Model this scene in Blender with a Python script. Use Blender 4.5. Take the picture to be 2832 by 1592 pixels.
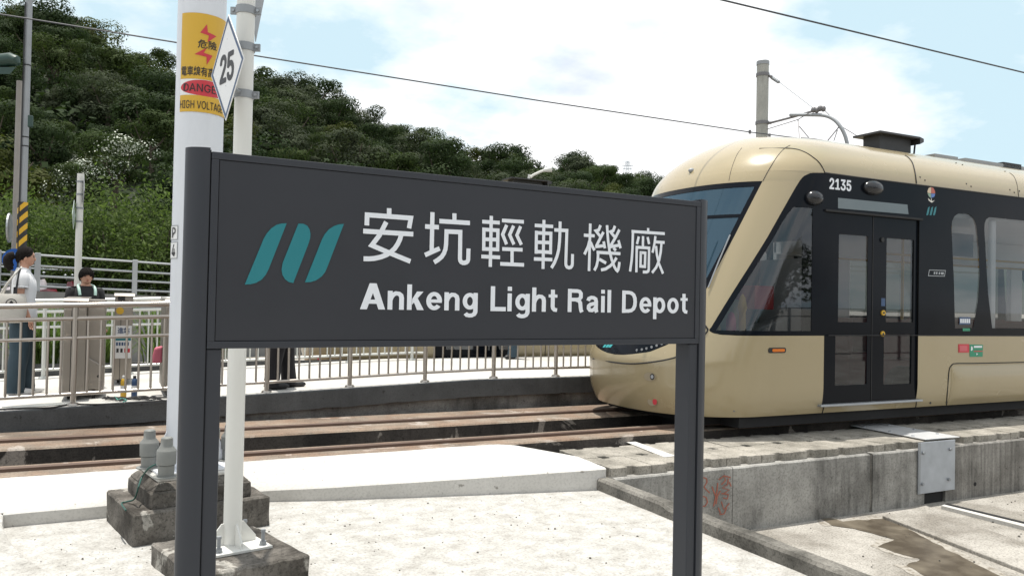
import bpy, bmesh, math, random
from mathutils import Vector, Matrix, noise
random.seed(7)
SC = bpy.context.scene
COL = SC.collection
for _o in list(bpy.data.objects): bpy.data.objects.remove(_o)

# ---------------------------------------------------------------- camera
# world: X runs along the track, Y away across the track, Z up; origin on the ground under the camera
EYE = 1.55
FPX, CXP, CYP = 2202.0, 1416.0, 796.0          # focal length and centre, in photograph pixels
YAW, PITCH, ROLL = math.radians(63.5), math.atan(38 / 2202), 0.020
_fh = Vector((math.cos(YAW), math.sin(YAW), 0)); _rt = Vector((math.sin(YAW), -math.cos(YAW), 0)); _up = Vector((0, 0, 1))
FWD = _fh * math.cos(PITCH) + _up * math.sin(PITCH)
_u0 = -_fh * math.sin(PITCH) + _up * math.cos(PITCH)
RGT = _rt * math.cos(ROLL) + _u0 * math.sin(ROLL)
UPV = _u0 * math.cos(ROLL) - _rt * math.sin(ROLL)
EYEP = Vector((0, 0, EYE))
cd = bpy.data.cameras.new('camera'); cam = bpy.data.objects.new('camera', cd); COL.objects.link(cam)
cd.sensor_width = 36; cd.lens = 36 * FPX / 2832; cd.clip_start = 0.05; cd.clip_end = 3000
cam.matrix_world = Matrix(((RGT.x, UPV.x, -FWD.x, 0), (RGT.y, UPV.y, -FWD.y, 0), (RGT.z, UPV.z, -FWD.z, EYE), (0, 0, 0, 1)))
SC.camera = cam

# ---------------------------------------------------------------- sky, sun, exposure
SUN_TO = Vector((-0.20, 0.98, 0)).normalized()  # horizontal bearing of the sun as seen from the place
SUN_EL = math.radians(83.5)
sun_vec = Vector((SUN_TO.x * math.cos(SUN_EL), SUN_TO.y * math.cos(SUN_EL), math.sin(SUN_EL)))
world = bpy.data.worlds.new('World'); SC.world = world; world.use_nodes = True
wn = world.node_tree.nodes; wl = world.node_tree.links; wn.clear()
w_out = wn.new('ShaderNodeOutputWorld'); w_bg = wn.new('ShaderNodeBackground')
sky = wn.new('ShaderNodeTexSky'); sky.sky_type = 'NISHITA'; sky.sun_disc = False
sky.sun_elevation = SUN_EL; sky.sun_rotation = math.atan2(sun_vec.x, sun_vec.y)
sky.air_density = 1.0; sky.dust_density = 2.0; sky.ozone_density = 1.0
tc = wn.new('ShaderNodeTexCoord'); sep = wn.new('ShaderNodeSeparateXYZ'); wl.new(tc.outputs['Generated'], sep.inputs[0])
def wmath(op, a, b=None, c=None):
    n = wn.new('ShaderNodeMath'); n.operation = op
    for i, v in enumerate((a, b, c)):
        if v is None: continue
        if isinstance(v, (int, float)): n.inputs[i].default_value = v
        else: wl.new(v, n.inputs[i])
    return n.outputs[0]
# broken fair-weather cloud over the whole sky: direction projected on a flat cloud deck
zc = wmath('MAXIMUM', sep.outputs['Z'], 0.0)
zd = wmath('ADD', zc, 0.22)
cx_ = wmath('DIVIDE', sep.outputs['X'], zd); cy_ = wmath('DIVIDE', sep.outputs['Y'], zd)
comb = wn.new('ShaderNodeCombineXYZ'); wl.new(cx_, comb.inputs[0]); wl.new(cy_, comb.inputs[1]); comb.inputs[2].default_value = 3.7
cn = wn.new('ShaderNodeTexNoise'); cn.inputs['Scale'].default_value = 1.25; cn.inputs['Detail'].default_value = 9; cn.inputs['Roughness'].default_value = 0.55
wl.new(comb.outputs[0], cn.inputs['Vector'])
cr = wn.new('ShaderNodeValToRGB'); cr.color_ramp.elements[0].position = 0.37; cr.color_ramp.elements[1].position = 0.50
wl.new(cn.outputs['Fac'], cr.inputs[0])
cmap = wn.new('ShaderNodeMapping'); cmap.inputs['Location'].default_value = (4.1, 1.7, 0.3); wl.new(comb.outputs[0], cmap.inputs[0])
cn2 = wn.new('ShaderNodeTexNoise'); cn2.inputs['Scale'].default_value = 1.9; cn2.inputs['Detail'].default_value = 6; wl.new(cmap.outputs[0], cn2.inputs['Vector'])
cr2 = wn.new('ShaderNodeValToRGB'); cr2.color_ramp.elements[0].position = 0.53; cr2.color_ramp.elements[1].position = 0.70
cr2.color_ramp.elements[0].color = (21.5, 21.6, 21.8, 1); cr2.color_ramp.elements[1].color = (11.0, 12.9, 15.8, 1)
wl.new(cn2.outputs['Fac'], cr2.inputs[0])
# thin white veil that makes the blue pale
veil = wn.new('ShaderNodeMix'); veil.data_type = 'RGBA'; veil.inputs[0].default_value = 0.78
wl.new(sky.outputs[0], veil.inputs[6]); veil.inputs[7].default_value = (14.0, 18.3, 20.2, 1)
mixc = wn.new('ShaderNodeMix'); mixc.data_type = 'RGBA'
wl.new(cr.outputs[0], mixc.inputs[0]); wl.new(veil.outputs[2], mixc.inputs[6]); wl.new(cr2.outputs[0], mixc.inputs[7])
wl.new(mixc.outputs[2], w_bg.inputs[0]); w_bg.inputs[1].default_value = 0.055
wl.new(w_bg.outputs[0], w_out.inputs[0])
sd = bpy.data.lights.new('sun', 'SUN'); sd.energy = 4.8; sd.angle = math.radians(0.55); sd.color = (1.0, 0.955, 0.88)
so = bpy.data.objects.new('sun', sd); COL.objects.link(so); so.location = (0, 0, 30)
so.rotation_euler = (-sun_vec).to_track_quat('-Z', 'Y').to_euler()
SC.view_settings.view_transform = 'Standard'; SC.view_settings.look = 'None'; SC.view_settings.gamma = 1.0
SC.view_settings.use_curve_mapping = False; SC.view_settings.exposure = 0.08
SC.render.engine = 'CYCLES'
SC.cycles.max_bounces = 8; SC.cycles.transparent_max_bounces = 12; SC.cycles.use_denoising = True
SC.cycles.caustics_reflective = False; SC.cycles.caustics_refractive = False

# ---------------------------------------------------------------- measuring helpers (photo pixel -> place)
def ray(px, py): return FWD + RGT * ((px - CXP) / FPX) - UPV * ((py - CYP) / FPX)
def onz(px, py, z): d = ray(px, py); return EYEP + d * ((z - EYE) / d.z)
def ony(px, py, y): d = ray(px, py); return EYEP + d * (y / d.y)
def ondist(px, py, dist): d = ray(px, py); return EYEP + d * dist     # dist along the view axis

# ---------------------------------------------------------------- object helpers
def pinv(o, parent):
    o.parent = parent
    m = Matrix.Translation(parent.location)
    if parent.parent: m = Matrix.Translation(parent.location)
    o.matrix_parent_inverse = WORLDM[parent.name].inverted()
WORLDM = {}
def thing(name, label, cat, loc=(0, 0, 0), group=None, kind=None):
    o = bpy.data.objects.new(name, None); COL.objects.link(o); o.location = loc
    o.empty_display_size = 0.1
    WORLDM[o.name] = Matrix.Translation(Vector(loc))
    if label: o['label'] = label
    if cat: o['category'] = cat
    if group: o['group'] = group
    if kind: o['kind'] = kind
    return o
def tag(o, label=None, cat=None, group=None, kind=None):
    if label: o['label'] = label
    if cat: o['category'] = cat
    if group: o['group'] = group
    if kind: o['kind'] = kind
    return o
def link_mesh(name, me, mat, parent=None, loc=None, smooth=False, bevel=0, rotz=0):
    """link mesh data given in world coordinates; the origin goes to the base of its box"""
    if mat is not None and not me.materials: me.materials.append(mat)
    if loc is None:
        xs = [v.co.x for v in me.vertices]; ys = [v.co.y for v in me.vertices]; zs = [v.co.z for v in me.vertices]
        c = Vector(((min(xs) + max(xs)) / 2, (min(ys) + max(ys)) / 2, min(zs)))
        me.transform(Matrix.Translation(-c))
    else: c = Vector(loc)
    o = bpy.data.objects.new(name, me); COL.objects.link(o); o.location = c; o.rotation_euler.z = rotz
    WORLDM[o.name] = Matrix.Translation(c) @ Matrix.Rotation(rotz, 4, 'Z')
    if parent: o.parent = parent; o.matrix_parent_inverse = WORLDM[parent.name].inverted()
    if smooth:
        for p in me.polygons: p.use_smooth = True
        try: me.set_sharp_from_angle(angle=math.radians(38))
        except Exception: pass
    if bevel:
        b = o.modifiers.new('bevel', 'BEVEL'); b.width = bevel; b.segments = 2; b.limit_method = 'ANGLE'; b.angle_limit = math.radians(40)
    return o
def inst(src, name, loc, rotz=0, parent=None, scale=None):
    """another object sharing the mesh of src"""
    o = bpy.data.objects.new(name, src.data); COL.objects.link(o); o.location = loc; o.rotation_euler.z = rotz
    if scale: o.scale = scale
    for m in src.modifiers:
        if m.type == 'BEVEL':
            b = o.modifiers.new('bevel', 'BEVEL'); b.width = m.width; b.segments = m.segments; b.limit_method = 'ANGLE'; b.angle_limit = m.angle_limit
    WORLDM[o.name] = Matrix.Translation(Vector(loc)) @ Matrix.Rotation(rotz, 4, 'Z')
    if parent: o.parent = parent; o.matrix_parent_inverse = WORLDM[parent.name].inverted()
    return o
def copy_tree(o, delta, parent=None):
    c = o.copy(); COL.objects.link(c)
    if parent is None: c.location = Vector(o.location) + Vector(delta)
    else: c.parent = parent; c.matrix_parent_inverse = o.matrix_parent_inverse.copy()
    for ch in list(o.children): copy_tree(ch, delta, c)
    return c

class MB:
    def __init__(s): s.v = []; s.f = []; s.mi = []; s.cur = 0
    def add(s, vs, fs):
        k = len(s.v); s.v += [tuple(p) for p in vs]; s.f += [tuple(i + k for i in f) for f in fs]; s.mi += [s.cur] * len(fs); return s
    def box(s, a, b):
        (x0, y0, z0), (x1, y1, z1) = a, b
        x0, x1 = min(x0, x1), max(x0, x1); y0, y1 = min(y0, y1), max(y0, y1); z0, z1 = min(z0, z1), max(z0, z1)
        return s.add([(x0, y0, z0), (x1, y0, z0), (x1, y1, z0), (x0, y1, z0), (x0, y0, z1), (x1, y0, z1), (x1, y1, z1), (x0, y1, z1)],
                     [(0, 3, 2, 1), (4, 5, 6, 7), (0, 1, 5, 4), (1, 2, 6, 5), (2, 3, 7, 6), (3, 0, 4, 7)])
    def hexa(s, low, top):
        """four low corners, four top corners, both anticlockwise from above"""
        return s.add(list(low) + list(top), [(3, 2, 1, 0), (4, 5, 6, 7), (0, 1, 5, 4), (1, 2, 6, 5), (2, 3, 7, 6), (3, 0, 4, 7)])
    def prism(s, poly, z0, z1):
        n = len(poly); A = sum(poly[i][0] * poly[(i + 1) % n][1] - poly[(i + 1) % n][0] * poly[i][1] for i in range(n))
        if A < 0: poly = poly[::-1]
        return s.add([(p[0], p[1], z0) for p in poly] + [(p[0], p[1], z1) for p in poly],
                     [tuple(range(n - 1, -1, -1)), tuple(range(n, 2 * n))] + [(i, (i + 1) % n, n + (i + 1) % n, n + i) for i in range(n)])
    def tube(s, path, r, n=10, caps=True):
        path = [Vector(p) for p in path]; m = len(path)
        rs = r if isinstance(r, (list, tuple)) else [r] * m
        rings = []; prev = None
        for i, p in enumerate(path):
            t = (path[min(i + 1, m - 1)] - path[max(i - 1, 0)]).normalized()
            if prev is None:
                a = Vector((0, 0, 1)) if abs(t.z) < 0.9 else Vector((1, 0, 0)); u = t.cross(a).normalized()
            else: u = (prev - t * prev.dot(t)).normalized()
            w = t.cross(u); prev = u
            rings.append([p + (u * math.cos(2 * math.pi * k / n) + w * math.sin(2 * math.pi * k / n)) * rs[i] for k in range(n)])
        vs = [q for rg in rings for q in rg]
        fs = [(i * n + k, i * n + (k + 1) % n, (i + 1) * n + (k + 1) % n, (i + 1) * n + k) for i in range(m - 1) for k in range(n)]
        if caps: fs += [tuple(range(n - 1, -1, -1)), tuple(range((m - 1) * n, m * n))]
        return s.add(vs, fs)
    def lathe(s, c, prof, n=20):
        """prof: (radius, height) from the bottom up, round a vertical axis at c"""
        vs = [(c[0] + r * math.cos(2 * math.pi * k / n), c[1] + r * math.sin(2 * math.pi * k / n), c[2] + h) for r, h in prof for k in range(n)]
        fs = [(i * n + k, i * n + (k + 1) % n, (i + 1) * n + (k + 1) % n, (i + 1) * n + k) for i in range(len(prof) - 1) for k in range(n)]
        fs += [tuple(range(n - 1, -1, -1)), tuple(range((len(prof) - 1) * n, len(prof) * n))]
        return s.add(vs, fs)
    def ball(s, c, rx, ry, rz, n=12, m=8):
        vs = [(c[0], c[1], c[2] - rz)]
        for j in range(1, m):
            a = -math.pi / 2 + math.pi * j / m
            vs += [(c[0] + rx * math.cos(a) * math.cos(2 * math.pi * k / n), c[1] + ry * math.cos(a) * math.sin(2 * math.pi * k / n), c[2] + rz * math.sin(a)) for k in range(n)]
        vs.append((c[0], c[1], c[2] + rz)); L = len(vs) - 1
        fs = [(0, 1 + (k + 1) % n, 1 + k) for k in range(n)]
        fs += [(1 + j * n + k, 1 + j * n + (k + 1) % n, 1 + (j + 1) * n + (k + 1) % n, 1 + (j + 1) * n + k) for j in range(m - 2) for k in range(n)]
        fs += [(1 + (m - 2) * n + k, 1 + (m - 2) * n + (k + 1) % n, L) for k in range(n)]
        return s.add(vs, fs)
    def grid(s, rows, close=False):
        m = len(rows); n = len(rows[0])
        return s.add([p for r in rows for p in r], [(i * n + k, i * n + k + 1, (i + 1) * n + k + 1, (i + 1) * n + k) for i in range(m - 1) for k in range(n - 1)])
    def xf(s, M):
        s.v = [tuple(M @ Vector(p)) for p in s.v]; return s
    def mesh(s, name):
        me = bpy.data.meshes.new(name); me.from_pydata(s.v, [], s.f); me.validate(); me.update(); return me
    def build(s, name, mat, parent=None, smooth=False, bevel=0, loc=None, rotz=0):
        me = s.mesh(name)
        if isinstance(mat, (list, tuple)):
            for m in mat: me.materials.append(m)
            for p, i in zip(me.polygons, s.mi): p.material_index = i
        return link_mesh(name, me, None if isinstance(mat, (list, tuple)) else mat, parent, loc, smooth, bevel, rotz)

def curve_mesh(splines, depth=0.0, M=None, offset=0.0):
    """flat outline(s) in XY, inner outlines are holes -> mesh with thickness depth towards +Z"""
    cu = bpy.data.curves.new('outline', 'CURVE'); cu.dimensions = '2D'; cu.fill_mode = 'BOTH'; cu.extrude = depth / 2; cu.offset = offset
    for pts in splines:
        sp = cu.splines.new('POLY'); sp.points.add(len(pts) - 1); sp.use_cyclic_u = True
        for p, q in zip(sp.points, pts): p.co = (q[0], q[1], 0, 1)
    o = bpy.data.objects.new('outline', cu); COL.objects.link(o)
    me = bpy.data.meshes.new_from_object(o.evaluated_get(bpy.context.evaluated_depsgraph_get()))
    bpy.data.objects.remove(o); bpy.data.curves.remove(cu)
    me.transform(Matrix.Translation((0, 0, depth / 2)))
    if M is not None: me.transform(M)
    return me
FONT = None
try: FONT = bpy.data.fonts.load(bpy.utils.system_resource('DATAFILES', path='fonts') + '/Inter.woff2')   # lettering face that ships with Blender
except Exception: FONT = None
def text_mesh(s, size=1.0, bold=0.0, depth=0.0, M=None, width=None, height=None, align='LEFT', spacing=1.0):
    cu = bpy.data.curves.new('text', 'FONT'); cu.body = s; cu.size = size; cu.align_x = align
    latin = bool(FONT) and all(ord(c) < 128 for c in s)
    if latin: cu.font = FONT
    else: cu.offset = bold
    cu.resolution_u = 6; cu.space_character = spacing
    o = bpy.data.objects.new('text', cu); COL.objects.link(o)
    bpy.context.view_layer.update()
    me = bpy.data.meshes.new_from_object(o.evaluated_get(bpy.context.evaluated_depsgraph_get()))
    bpy.data.objects.remove(o); bpy.data.curves.remove(cu)
    if latin and bold:                                  # heavier weight: the letter shapes laid over each other, a hair apart
        cp = []
        for k in range(9):
            c = me.copy(); r = bold if k else 0; a = k * math.tau / 8 + .2
            c.transform(Matrix.Translation((r * math.cos(a), r * math.sin(a) * .8, 0))); cp.append((c, k))
        bpy.data.meshes.remove(me); lay = []
        for c, k in cp:
            for v in c.vertices: v.co.z = k
            lay.append(c)
        me = merge_mesh(lay, 'text')
    if width or height:
        xs = [v.co.x for v in me.vertices]; ys = [v.co.y for v in me.vertices]
        sx = width / (max(xs) - min(xs)) if width else 1; sy = height / (max(ys) - min(ys)) if height else sx
        if not width: sx = sy
        me.transform(Matrix.Diagonal((sx, sy, 1, 1)) @ Matrix.Translation((-min(xs), -min(ys), 0)))
    for v in me.vertices: v.co.z *= 0.00006
    if M is not None: me.transform(M)
    return me
def frame_m(o, ux, uy):
    """matrix taking local x,y to ux,uy at o (z = outward normal)"""
    ux = Vector(ux).normalized(); uy = Vector(uy).normalized(); uz = ux.cross(uy).normalized(); o = Vector(o)
    return Matrix(((ux.x, uy.x, uz.x, o.x), (ux.y, uy.y, uz.y, o.y), (ux.z, uy.z, uz.z, o.z), (0, 0, 0, 1)))
def rrect(x0, y0, x1, y1, r, n=6):
    pts = []
    for cx, cy, a in ((x1 - r, y1 - r, 0), (x0 + r, y1 - r, 90), (x0 + r, y0 + r, 180), (x1 - r, y0 + r, 270)):
        pts += [(cx + r * math.cos(math.radians(a + 90 * k / n)), cy + r * math.sin(math.radians(a + 90 * k / n))) for k in range(n + 1)]
    return pts
def merge_mesh(meshes, name):
    bm = bmesh.new()
    for m in meshes: bm.from_mesh(m)
    me = bpy.data.meshes.new(name); bm.to_mesh(me); bm.free()
    for m in meshes: bpy.data.meshes.remove(m)
    return me

# ---------------------------------------------------------------- materials
class NT:
    def __init__(s, name):
        s.m = bpy.data.materials.new(name); s.m.use_nodes = True; s.t = s.m.node_tree; s.t.nodes.clear()
        s.out = s.n('ShaderNodeOutputMaterial'); s.b = s.n('ShaderNodeBsdfPrincipled'); s.l(s.b.outputs[0], s.out.inputs[0])
        s.pos = None
    def n(s, t, **kw):
        n = s.t.nodes.new(t)
        for k, v in kw.items(): setattr(n, k, v)
        return n
    def l(s, a, b): s.t.links.new(a, b)
    def P(s, scale=(1, 1, 1), loc=(0, 0, 0), local=False):
        if local: src = s.n('ShaderNodeTexCoord').outputs['Object']
        else: src = s.n('ShaderNodeNewGeometry').outputs['Position']
        mp = s.n('ShaderNodeMapping'); mp.inputs['Scale'].default_value = scale; mp.inputs['Location'].default_value = loc
        s.l(src, mp.inputs[0]); return mp.outputs[0]
    def noise(s, scale, detail=5, rough=0.55, vec=None, dist=0.0):
        n = s.n('ShaderNodeTexNoise'); n.inputs['Scale'].default_value = scale; n.inputs['Detail'].default_value = detail
        n.inputs['Roughness'].default_value = rough; n.inputs['Distortion'].default_value = dist
        if vec is not None: s.l(vec, n.inputs['Vector'])
        return n.outputs['Fac']
    def ramp(s, fac, p0, p1, c0=(0, 0, 0), c1=(1, 1, 1)):
        r = s.n('ShaderNodeValToRGB'); e = r.color_ramp.elements
        e[0].position = p0; e[1].position = p1; e[0].color = (*c0, 1); e[1].color = (*c1, 1); s.l(fac, r.inputs[0]); return r.outputs[0]
    def mix(s, fac, a, b, mode='MIX'):
        n = s.n('ShaderNodeMix', data_type='RGBA', blend_type=mode)
        for sock, v in ((n.inputs[0], fac), (n.inputs[6], a), (n.inputs[7], b)):
            if isinstance(v, (int, float)): sock.default_value = v
            elif isinstance(v, (tuple, list)): sock.default_value = (*v, 1) if len(v) == 3 else v
            else: s.l(v, sock)
        return n.outputs[2]
    def math(s, op, a, b=0.0):
        n = s.n('ShaderNodeMath', operation=op)
        for i, v in enumerate((a, b)):
            if isinstance(v, (int, float)): n.inputs[i].default_value = v
            else: s.l(v, n.inputs[i])
        return n.outputs[0]
    def bump(s, h, strength=0.3, dist=0.01):
        b = s.n('ShaderNodeBump'); b.inputs['Strength'].default_value = strength; b.inputs['Distance'].default_value = dist
        s.l(h, b.inputs['Height']); s.l(b.outputs[0], s.b.inputs['Normal'])
    def set(s, **kw):
        for k, v in kw.items():
            sock = s.b.inputs[k]
            if isinstance(v, (int, float)): sock.default_value = v
            elif isinstance(v, (tuple, list)): sock.default_value = (*v, 1) if len(v) == 3 else v
            else: s.l(v, sock)
        return s
def paint(name, col, rough=0.4, metal=0.0, coat=0.0, vary=0.12, scale=3.0, dirt=0.0, spec=0.5, local=False, bumpy=0.0):
    t = NT(name); p = t.P(local=local)
    f = t.noise(scale, 6, 0.6, p)
    dk = tuple(c * (1 - vary) for c in col); lt = tuple(min(1, c * (1 + vary * 0.6)) for c in col)
    c = t.mix(f, dk, lt)
    if dirt:
        g = t.ramp(t.noise(scale * 2.3, 8, 0.7, t.P((1, 1, 0.25), local=local)), 0.52, 0.72)
        c = t.mix(t.math('MULTIPLY', g, dirt), c, tuple(x * 0.35 for x in col))
    rr = t.math('ADD', t.math('MULTIPLY', t.noise(scale * 4, 5, 0.6, p), 0.16), rough - 0.08)
    t.set(**{'Base Color': c, 'Roughness': rr, 'Metallic': metal, 'Coat Weight': coat, 'Coat Roughness': 0.06, 'Specular IOR Level': spec})
    if bumpy: t.bump(t.noise(scale * 30, 4, 0.6, p), bumpy, 0.004)
    return t.m
def concrete(name, light, dark, scale=1.2, streak=0.5, speck=0.4, rough=0.85, peel=None, bump=0.5, lo=0.35, hi=0.65, rust=0.0, fine_streak=0.0, pit=0.7, dt=0.62):
    t = NT(name); p = t.P()
    c = t.mix(t.ramp(t.noise(scale, 10, dt, p), lo, hi), dark, light)
    if streak:
        st = t.math('MULTIPLY', t.ramp(t.noise(3.4, 7, 0.68, t.P((2.0, 2.0, 0.3))), 0.46, 0.74), t.ramp(t.noise(1.3, 3, 0.5, t.P((1, 1, 1.6), (2, 8, 1))), 0.35, 0.6))
        c = t.mix(t.math('MULTIPLY', st, streak), c, tuple(x * 0.28 for x in dark))
    if fine_streak:
        fs_ = t.ramp(t.noise(7.0, 4, 0.6, t.P((3.0, 3.0, 0.10))), 0.40, 0.62)
        c = t.mix(t.math('MULTIPLY', fs_, fine_streak), c, tuple(x * 0.45 for x in dark))
    if peel:
        pe = t.ramp(t.noise(2.6, 9, 0.6, t.P((1, 1, 0.8), (3, 1, 2)), 0.6), 0.60, 0.625)
        c = t.mix(t.math('MULTIPLY', pe, 0.8), c, peel)
    if rust:
        ru = t.ramp(t.noise(3.0, 7, 0.65, t.P((1, 1, 1), (9, 4, 2))), 0.42, 0.62)
        c = t.mix(t.math('MULTIPLY', ru, rust), c, (0.27, 0.155, 0.095))
    sp = t.ramp(t.noise(55, 5, 0.7, p), 0.36, 0.52, (1 - speck,) * 3, (1, 1, 1))
    c = t.mix(1.0, c, sp, 'MULTIPLY')
    pitn = t.ramp(t.noise(17, 3, 0.5, t.P((1, 1, 1), (5, 5, 5))), 0.26, 0.31, (0.35, 0.33, 0.3), (1, 1, 1))
    c = t.mix(pit, c, pitn, 'MULTIPLY')
    t.set(**{'Base Color': c, 'Roughness': rough, 'Specular IOR Level': 0.3})
    t.bump(t.math('ADD', t.noise(90, 5, 0.7, p), t.math('MULTIPLY', t.noise(9, 6, 0.6, p), 1.5)), bump, 0.006)
    return t.m
def glassy(name, tint=(0.02, 0.025, 0.03), trans=0.45, rough=0.02, mirror=(0.9, 0.95, 1), base=0.065, body=0.25):
    """thin tinted pane: part mirror, part see-through"""
    t = NT(name); t.t.nodes.remove(t.b)
    tr = t.n('ShaderNodeBsdfTransparent'); tr.inputs[0].default_value = (trans, trans * 1.02, trans * 1.03, 1)
    gl = t.n('ShaderNodeBsdfGlossy'); gl.inputs['Roughness'].default_value = rough; gl.inputs[0].default_value = (*mirror, 1)
    di = t.n('ShaderNodeBsdfDiffuse'); di.inputs[0].default_value = (*tint, 1)
    m0 = t.n('ShaderNodeMixShader'); m0.inputs[0].default_value = 1 - body; t.l(di.outputs[0], m0.inputs[1]); t.l(tr.outputs[0], m0.inputs[2])
    ge = t.n('ShaderNodeNewGeometry'); dt = t.n('ShaderNodeVectorMath', operation='DOT_PRODUCT'); t.l(ge.outputs['Normal'], dt.inputs[0]); t.l(ge.outputs['Incoming'], dt.inputs[1])
    k_ = t.math('SUBTRACT', 1.0, t.math('ABSOLUTE', dt.outputs['Value'])); f = t.math('ADD', t.math('MULTIPLY', t.math('POWER', k_, 5.0), 0.92), base)
    m1 = t.n('ShaderNodeMixShader'); t.l(f, m1.inputs[0]); t.l(m0.outputs[0], m1.inputs[1]); t.l(gl.outputs[0], m1.inputs[2])
    t.l(m1.outputs[0], t.out.inputs[0]); return t.m
def leafy(name, c1, c2, rough=0.75, transl=0.35, c3=None, white=None, scale=0.5):
    t = NT(name); oi = t.n('ShaderNodeObjectInfo'); p = t.P()
    c = t.mix(oi.outputs['Random'], c1, c2)
    c = t.mix(t.ramp(t.noise(scale, 4, 0.6, p), 0.35, 0.65), c, tuple(x * 0.55 for x in c1))
    c = t.mix(t.ramp(t.noise(scale * 7, 3, 0.6, p), 0.45, 0.75), c, c3 or tuple(min(1, x * 1.5) for x in c2))
    t.set(**{'Base Color': c, 'Roughness': rough, 'Specular IOR Level': 0.12})
    tb = t.n('ShaderNodeBsdfTranslucent'); t.l(t.mix(1.0, c, (1.0, 1.15, 0.6), 'MULTIPLY'), tb.inputs[0])
    ms = t.n('ShaderNodeMixShader'); ms.inputs[0].default_value = transl
    t.l(t.b.outputs[0], ms.inputs[1]); t.l(tb.outputs[0], ms.inputs[2]); t.l(ms.outputs[0], t.out.inputs[0])
    return t.m

M = {}
M['apron'] = concrete('pale_apron_concrete', (0.52, 0.51, 0.485), (0.30, 0.285, 0.255), 6.5, 0, 0.34, 0.9, bump=0.9, lo=0.30, hi=0.60, pit=0.4, dt=0.72)  # pale grey concrete whose own tone varies at random
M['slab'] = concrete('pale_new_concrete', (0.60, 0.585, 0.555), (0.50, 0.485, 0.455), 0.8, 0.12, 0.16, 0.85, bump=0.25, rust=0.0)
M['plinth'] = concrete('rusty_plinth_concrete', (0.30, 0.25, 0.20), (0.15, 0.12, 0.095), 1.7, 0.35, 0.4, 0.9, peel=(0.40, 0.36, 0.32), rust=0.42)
M['plinth_side'] = concrete('stained_shade_concrete', (0.105, 0.09, 0.078), (0.040, 0.035, 0.031), 1.9, 0.5, 0.4, 0.9, peel=(0.34, 0.30, 0.26), lo=0.4, hi=0.7)  # streaks and peeling, with the shade of upright faces put into the tone
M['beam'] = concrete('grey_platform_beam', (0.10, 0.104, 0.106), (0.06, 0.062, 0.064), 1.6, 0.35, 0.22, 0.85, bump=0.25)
M['oldwall'] = concrete('streaked_old_wall', (0.26, 0.25, 0.235), (0.08, 0.075, 0.07), 2.2, 0.9, 0.35, 0.9)
M['wall'] = concrete('weathered_grey_wall', (0.40, 0.39, 0.365), (0.20, 0.193, 0.178), 2.1, 0.95, 0.35, 0.88, bump=0.5, lo=0.30, hi=0.62)
M['wall_streaked'] = concrete('rain_streaked_wall', (0.33, 0.315, 0.29), (0.17, 0.16, 0.145), 2.1, 1.0, 0.3, 0.88, bump=0.4, fine_streak=0.55)
M['cover'] = concrete('worn_cover_concrete', (0.43, 0.40, 0.35), (0.22, 0.205, 0.175), 3.2, 0.5, 0.45, 0.9, bump=0.6)
M['yard'] = concrete('rough_yard_concrete', (0.44, 0.415, 0.375), (0.24, 0.22, 0.19), 1.7, 0, 0.5, 0.9, bump=0.9, lo=0.38, hi=0.62)
M['pedestal'] = concrete('mossy_dark_concrete', (0.24, 0.22, 0.195), (0.048, 0.042, 0.035), 3.4, 0.5, 0.5, 0.92, peel=(0.42, 0.40, 0.36), bump=0.9, lo=0.36, hi=0.68)
M['kerb'] = concrete('grimy_kerb_concrete', (0.25, 0.236, 0.21), (0.085, 0.08, 0.07), 3.2, 0.7, 0.45, 0.92, bump=0.8)
M['rail'] = paint('rusty_rail_steel', (0.13, 0.085, 0.065), 0.55, 0.3, vary=0.4, scale=8)
M['sign_grey'] = paint('charcoal_sign_paint', (0.036, 0.039, 0.047), 0.42, vary=0.06, scale=1.4, spec=0.3)
M['sign_face'] = paint('charcoal_sign_sheet', (0.035, 0.037, 0.044), 0.38, vary=0.12, scale=1.2, spec=0.3)
M['groove'] = paint('dark_groove', (0.012, 0.013, 0.016), 0.7)
M['letter'] = paint('reflective_white_film', (0.72, 0.745, 0.79), 0.35, vary=0.07, scale=14)
M['teal'] = paint('teal_film', (0.012, 0.175, 0.205), 0.4, vary=0.06)
M['pole_white'] = paint('white_pole_paint', (0.64, 0.66, 0.70), 0.42, vary=0.05, scale=2, dirt=0.10)
M['pole_cream'] = paint('off_white_pole_paint', (0.66, 0.655, 0.62), 0.4, vary=0.05, scale=2, dirt=0.08)
M['cap_grey'] = paint('grey_plastic_cap', (0.19, 0.195, 0.185), 0.55, vary=0.12, scale=6)
M['galv'] = paint('galvanised_steel', (0.40, 0.42, 0.44), 0.48, 0.65, vary=0.22, scale=5)
M['galv_dull'] = paint('dull_galvanised_steel', (0.30, 0.315, 0.33), 0.6, 0.35, vary=0.15, scale=4)
M['steel'] = paint('brushed_stainless', (0.42, 0.385, 0.35), 0.30, 0.95, vary=0.08, scale=3)
M['steel_panel'] = paint('stainless_sheet', (0.34, 0.31, 0.275), 0.38, 0.8, vary=0.08, scale=2)
M['cream'] = paint('cream_tram_paint', (0.345, 0.283, 0.168), 0.25, coat=0.45, vary=0.05, scale=0.7, dirt=0.07)
M['black_gloss'] = paint('black_tram_paint', (0.006, 0.0078, 0.0115), 0.12, coat=0.0, vary=0.1, scale=1, spec=0.10)
M['black'] = paint('matt_black', (0.012, 0.012, 0.013), 0.6)
M['rubber'] = paint('black_rubber_seal', (0.010, 0.010, 0.011), 0.7)
M['under'] = paint('underframe_and_shade_black', (0.008, 0.008, 0.009), 0.85)  # underframe paint, also used for the shade put into hollows
M['glass'] = glassy('tinted_window_glass', (0.02, 0.024, 0.028), 0.66)
M['glass_cab'] = glassy('dark_cab_glass', (0.012, 0.014, 0.016), 0.50)
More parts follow.
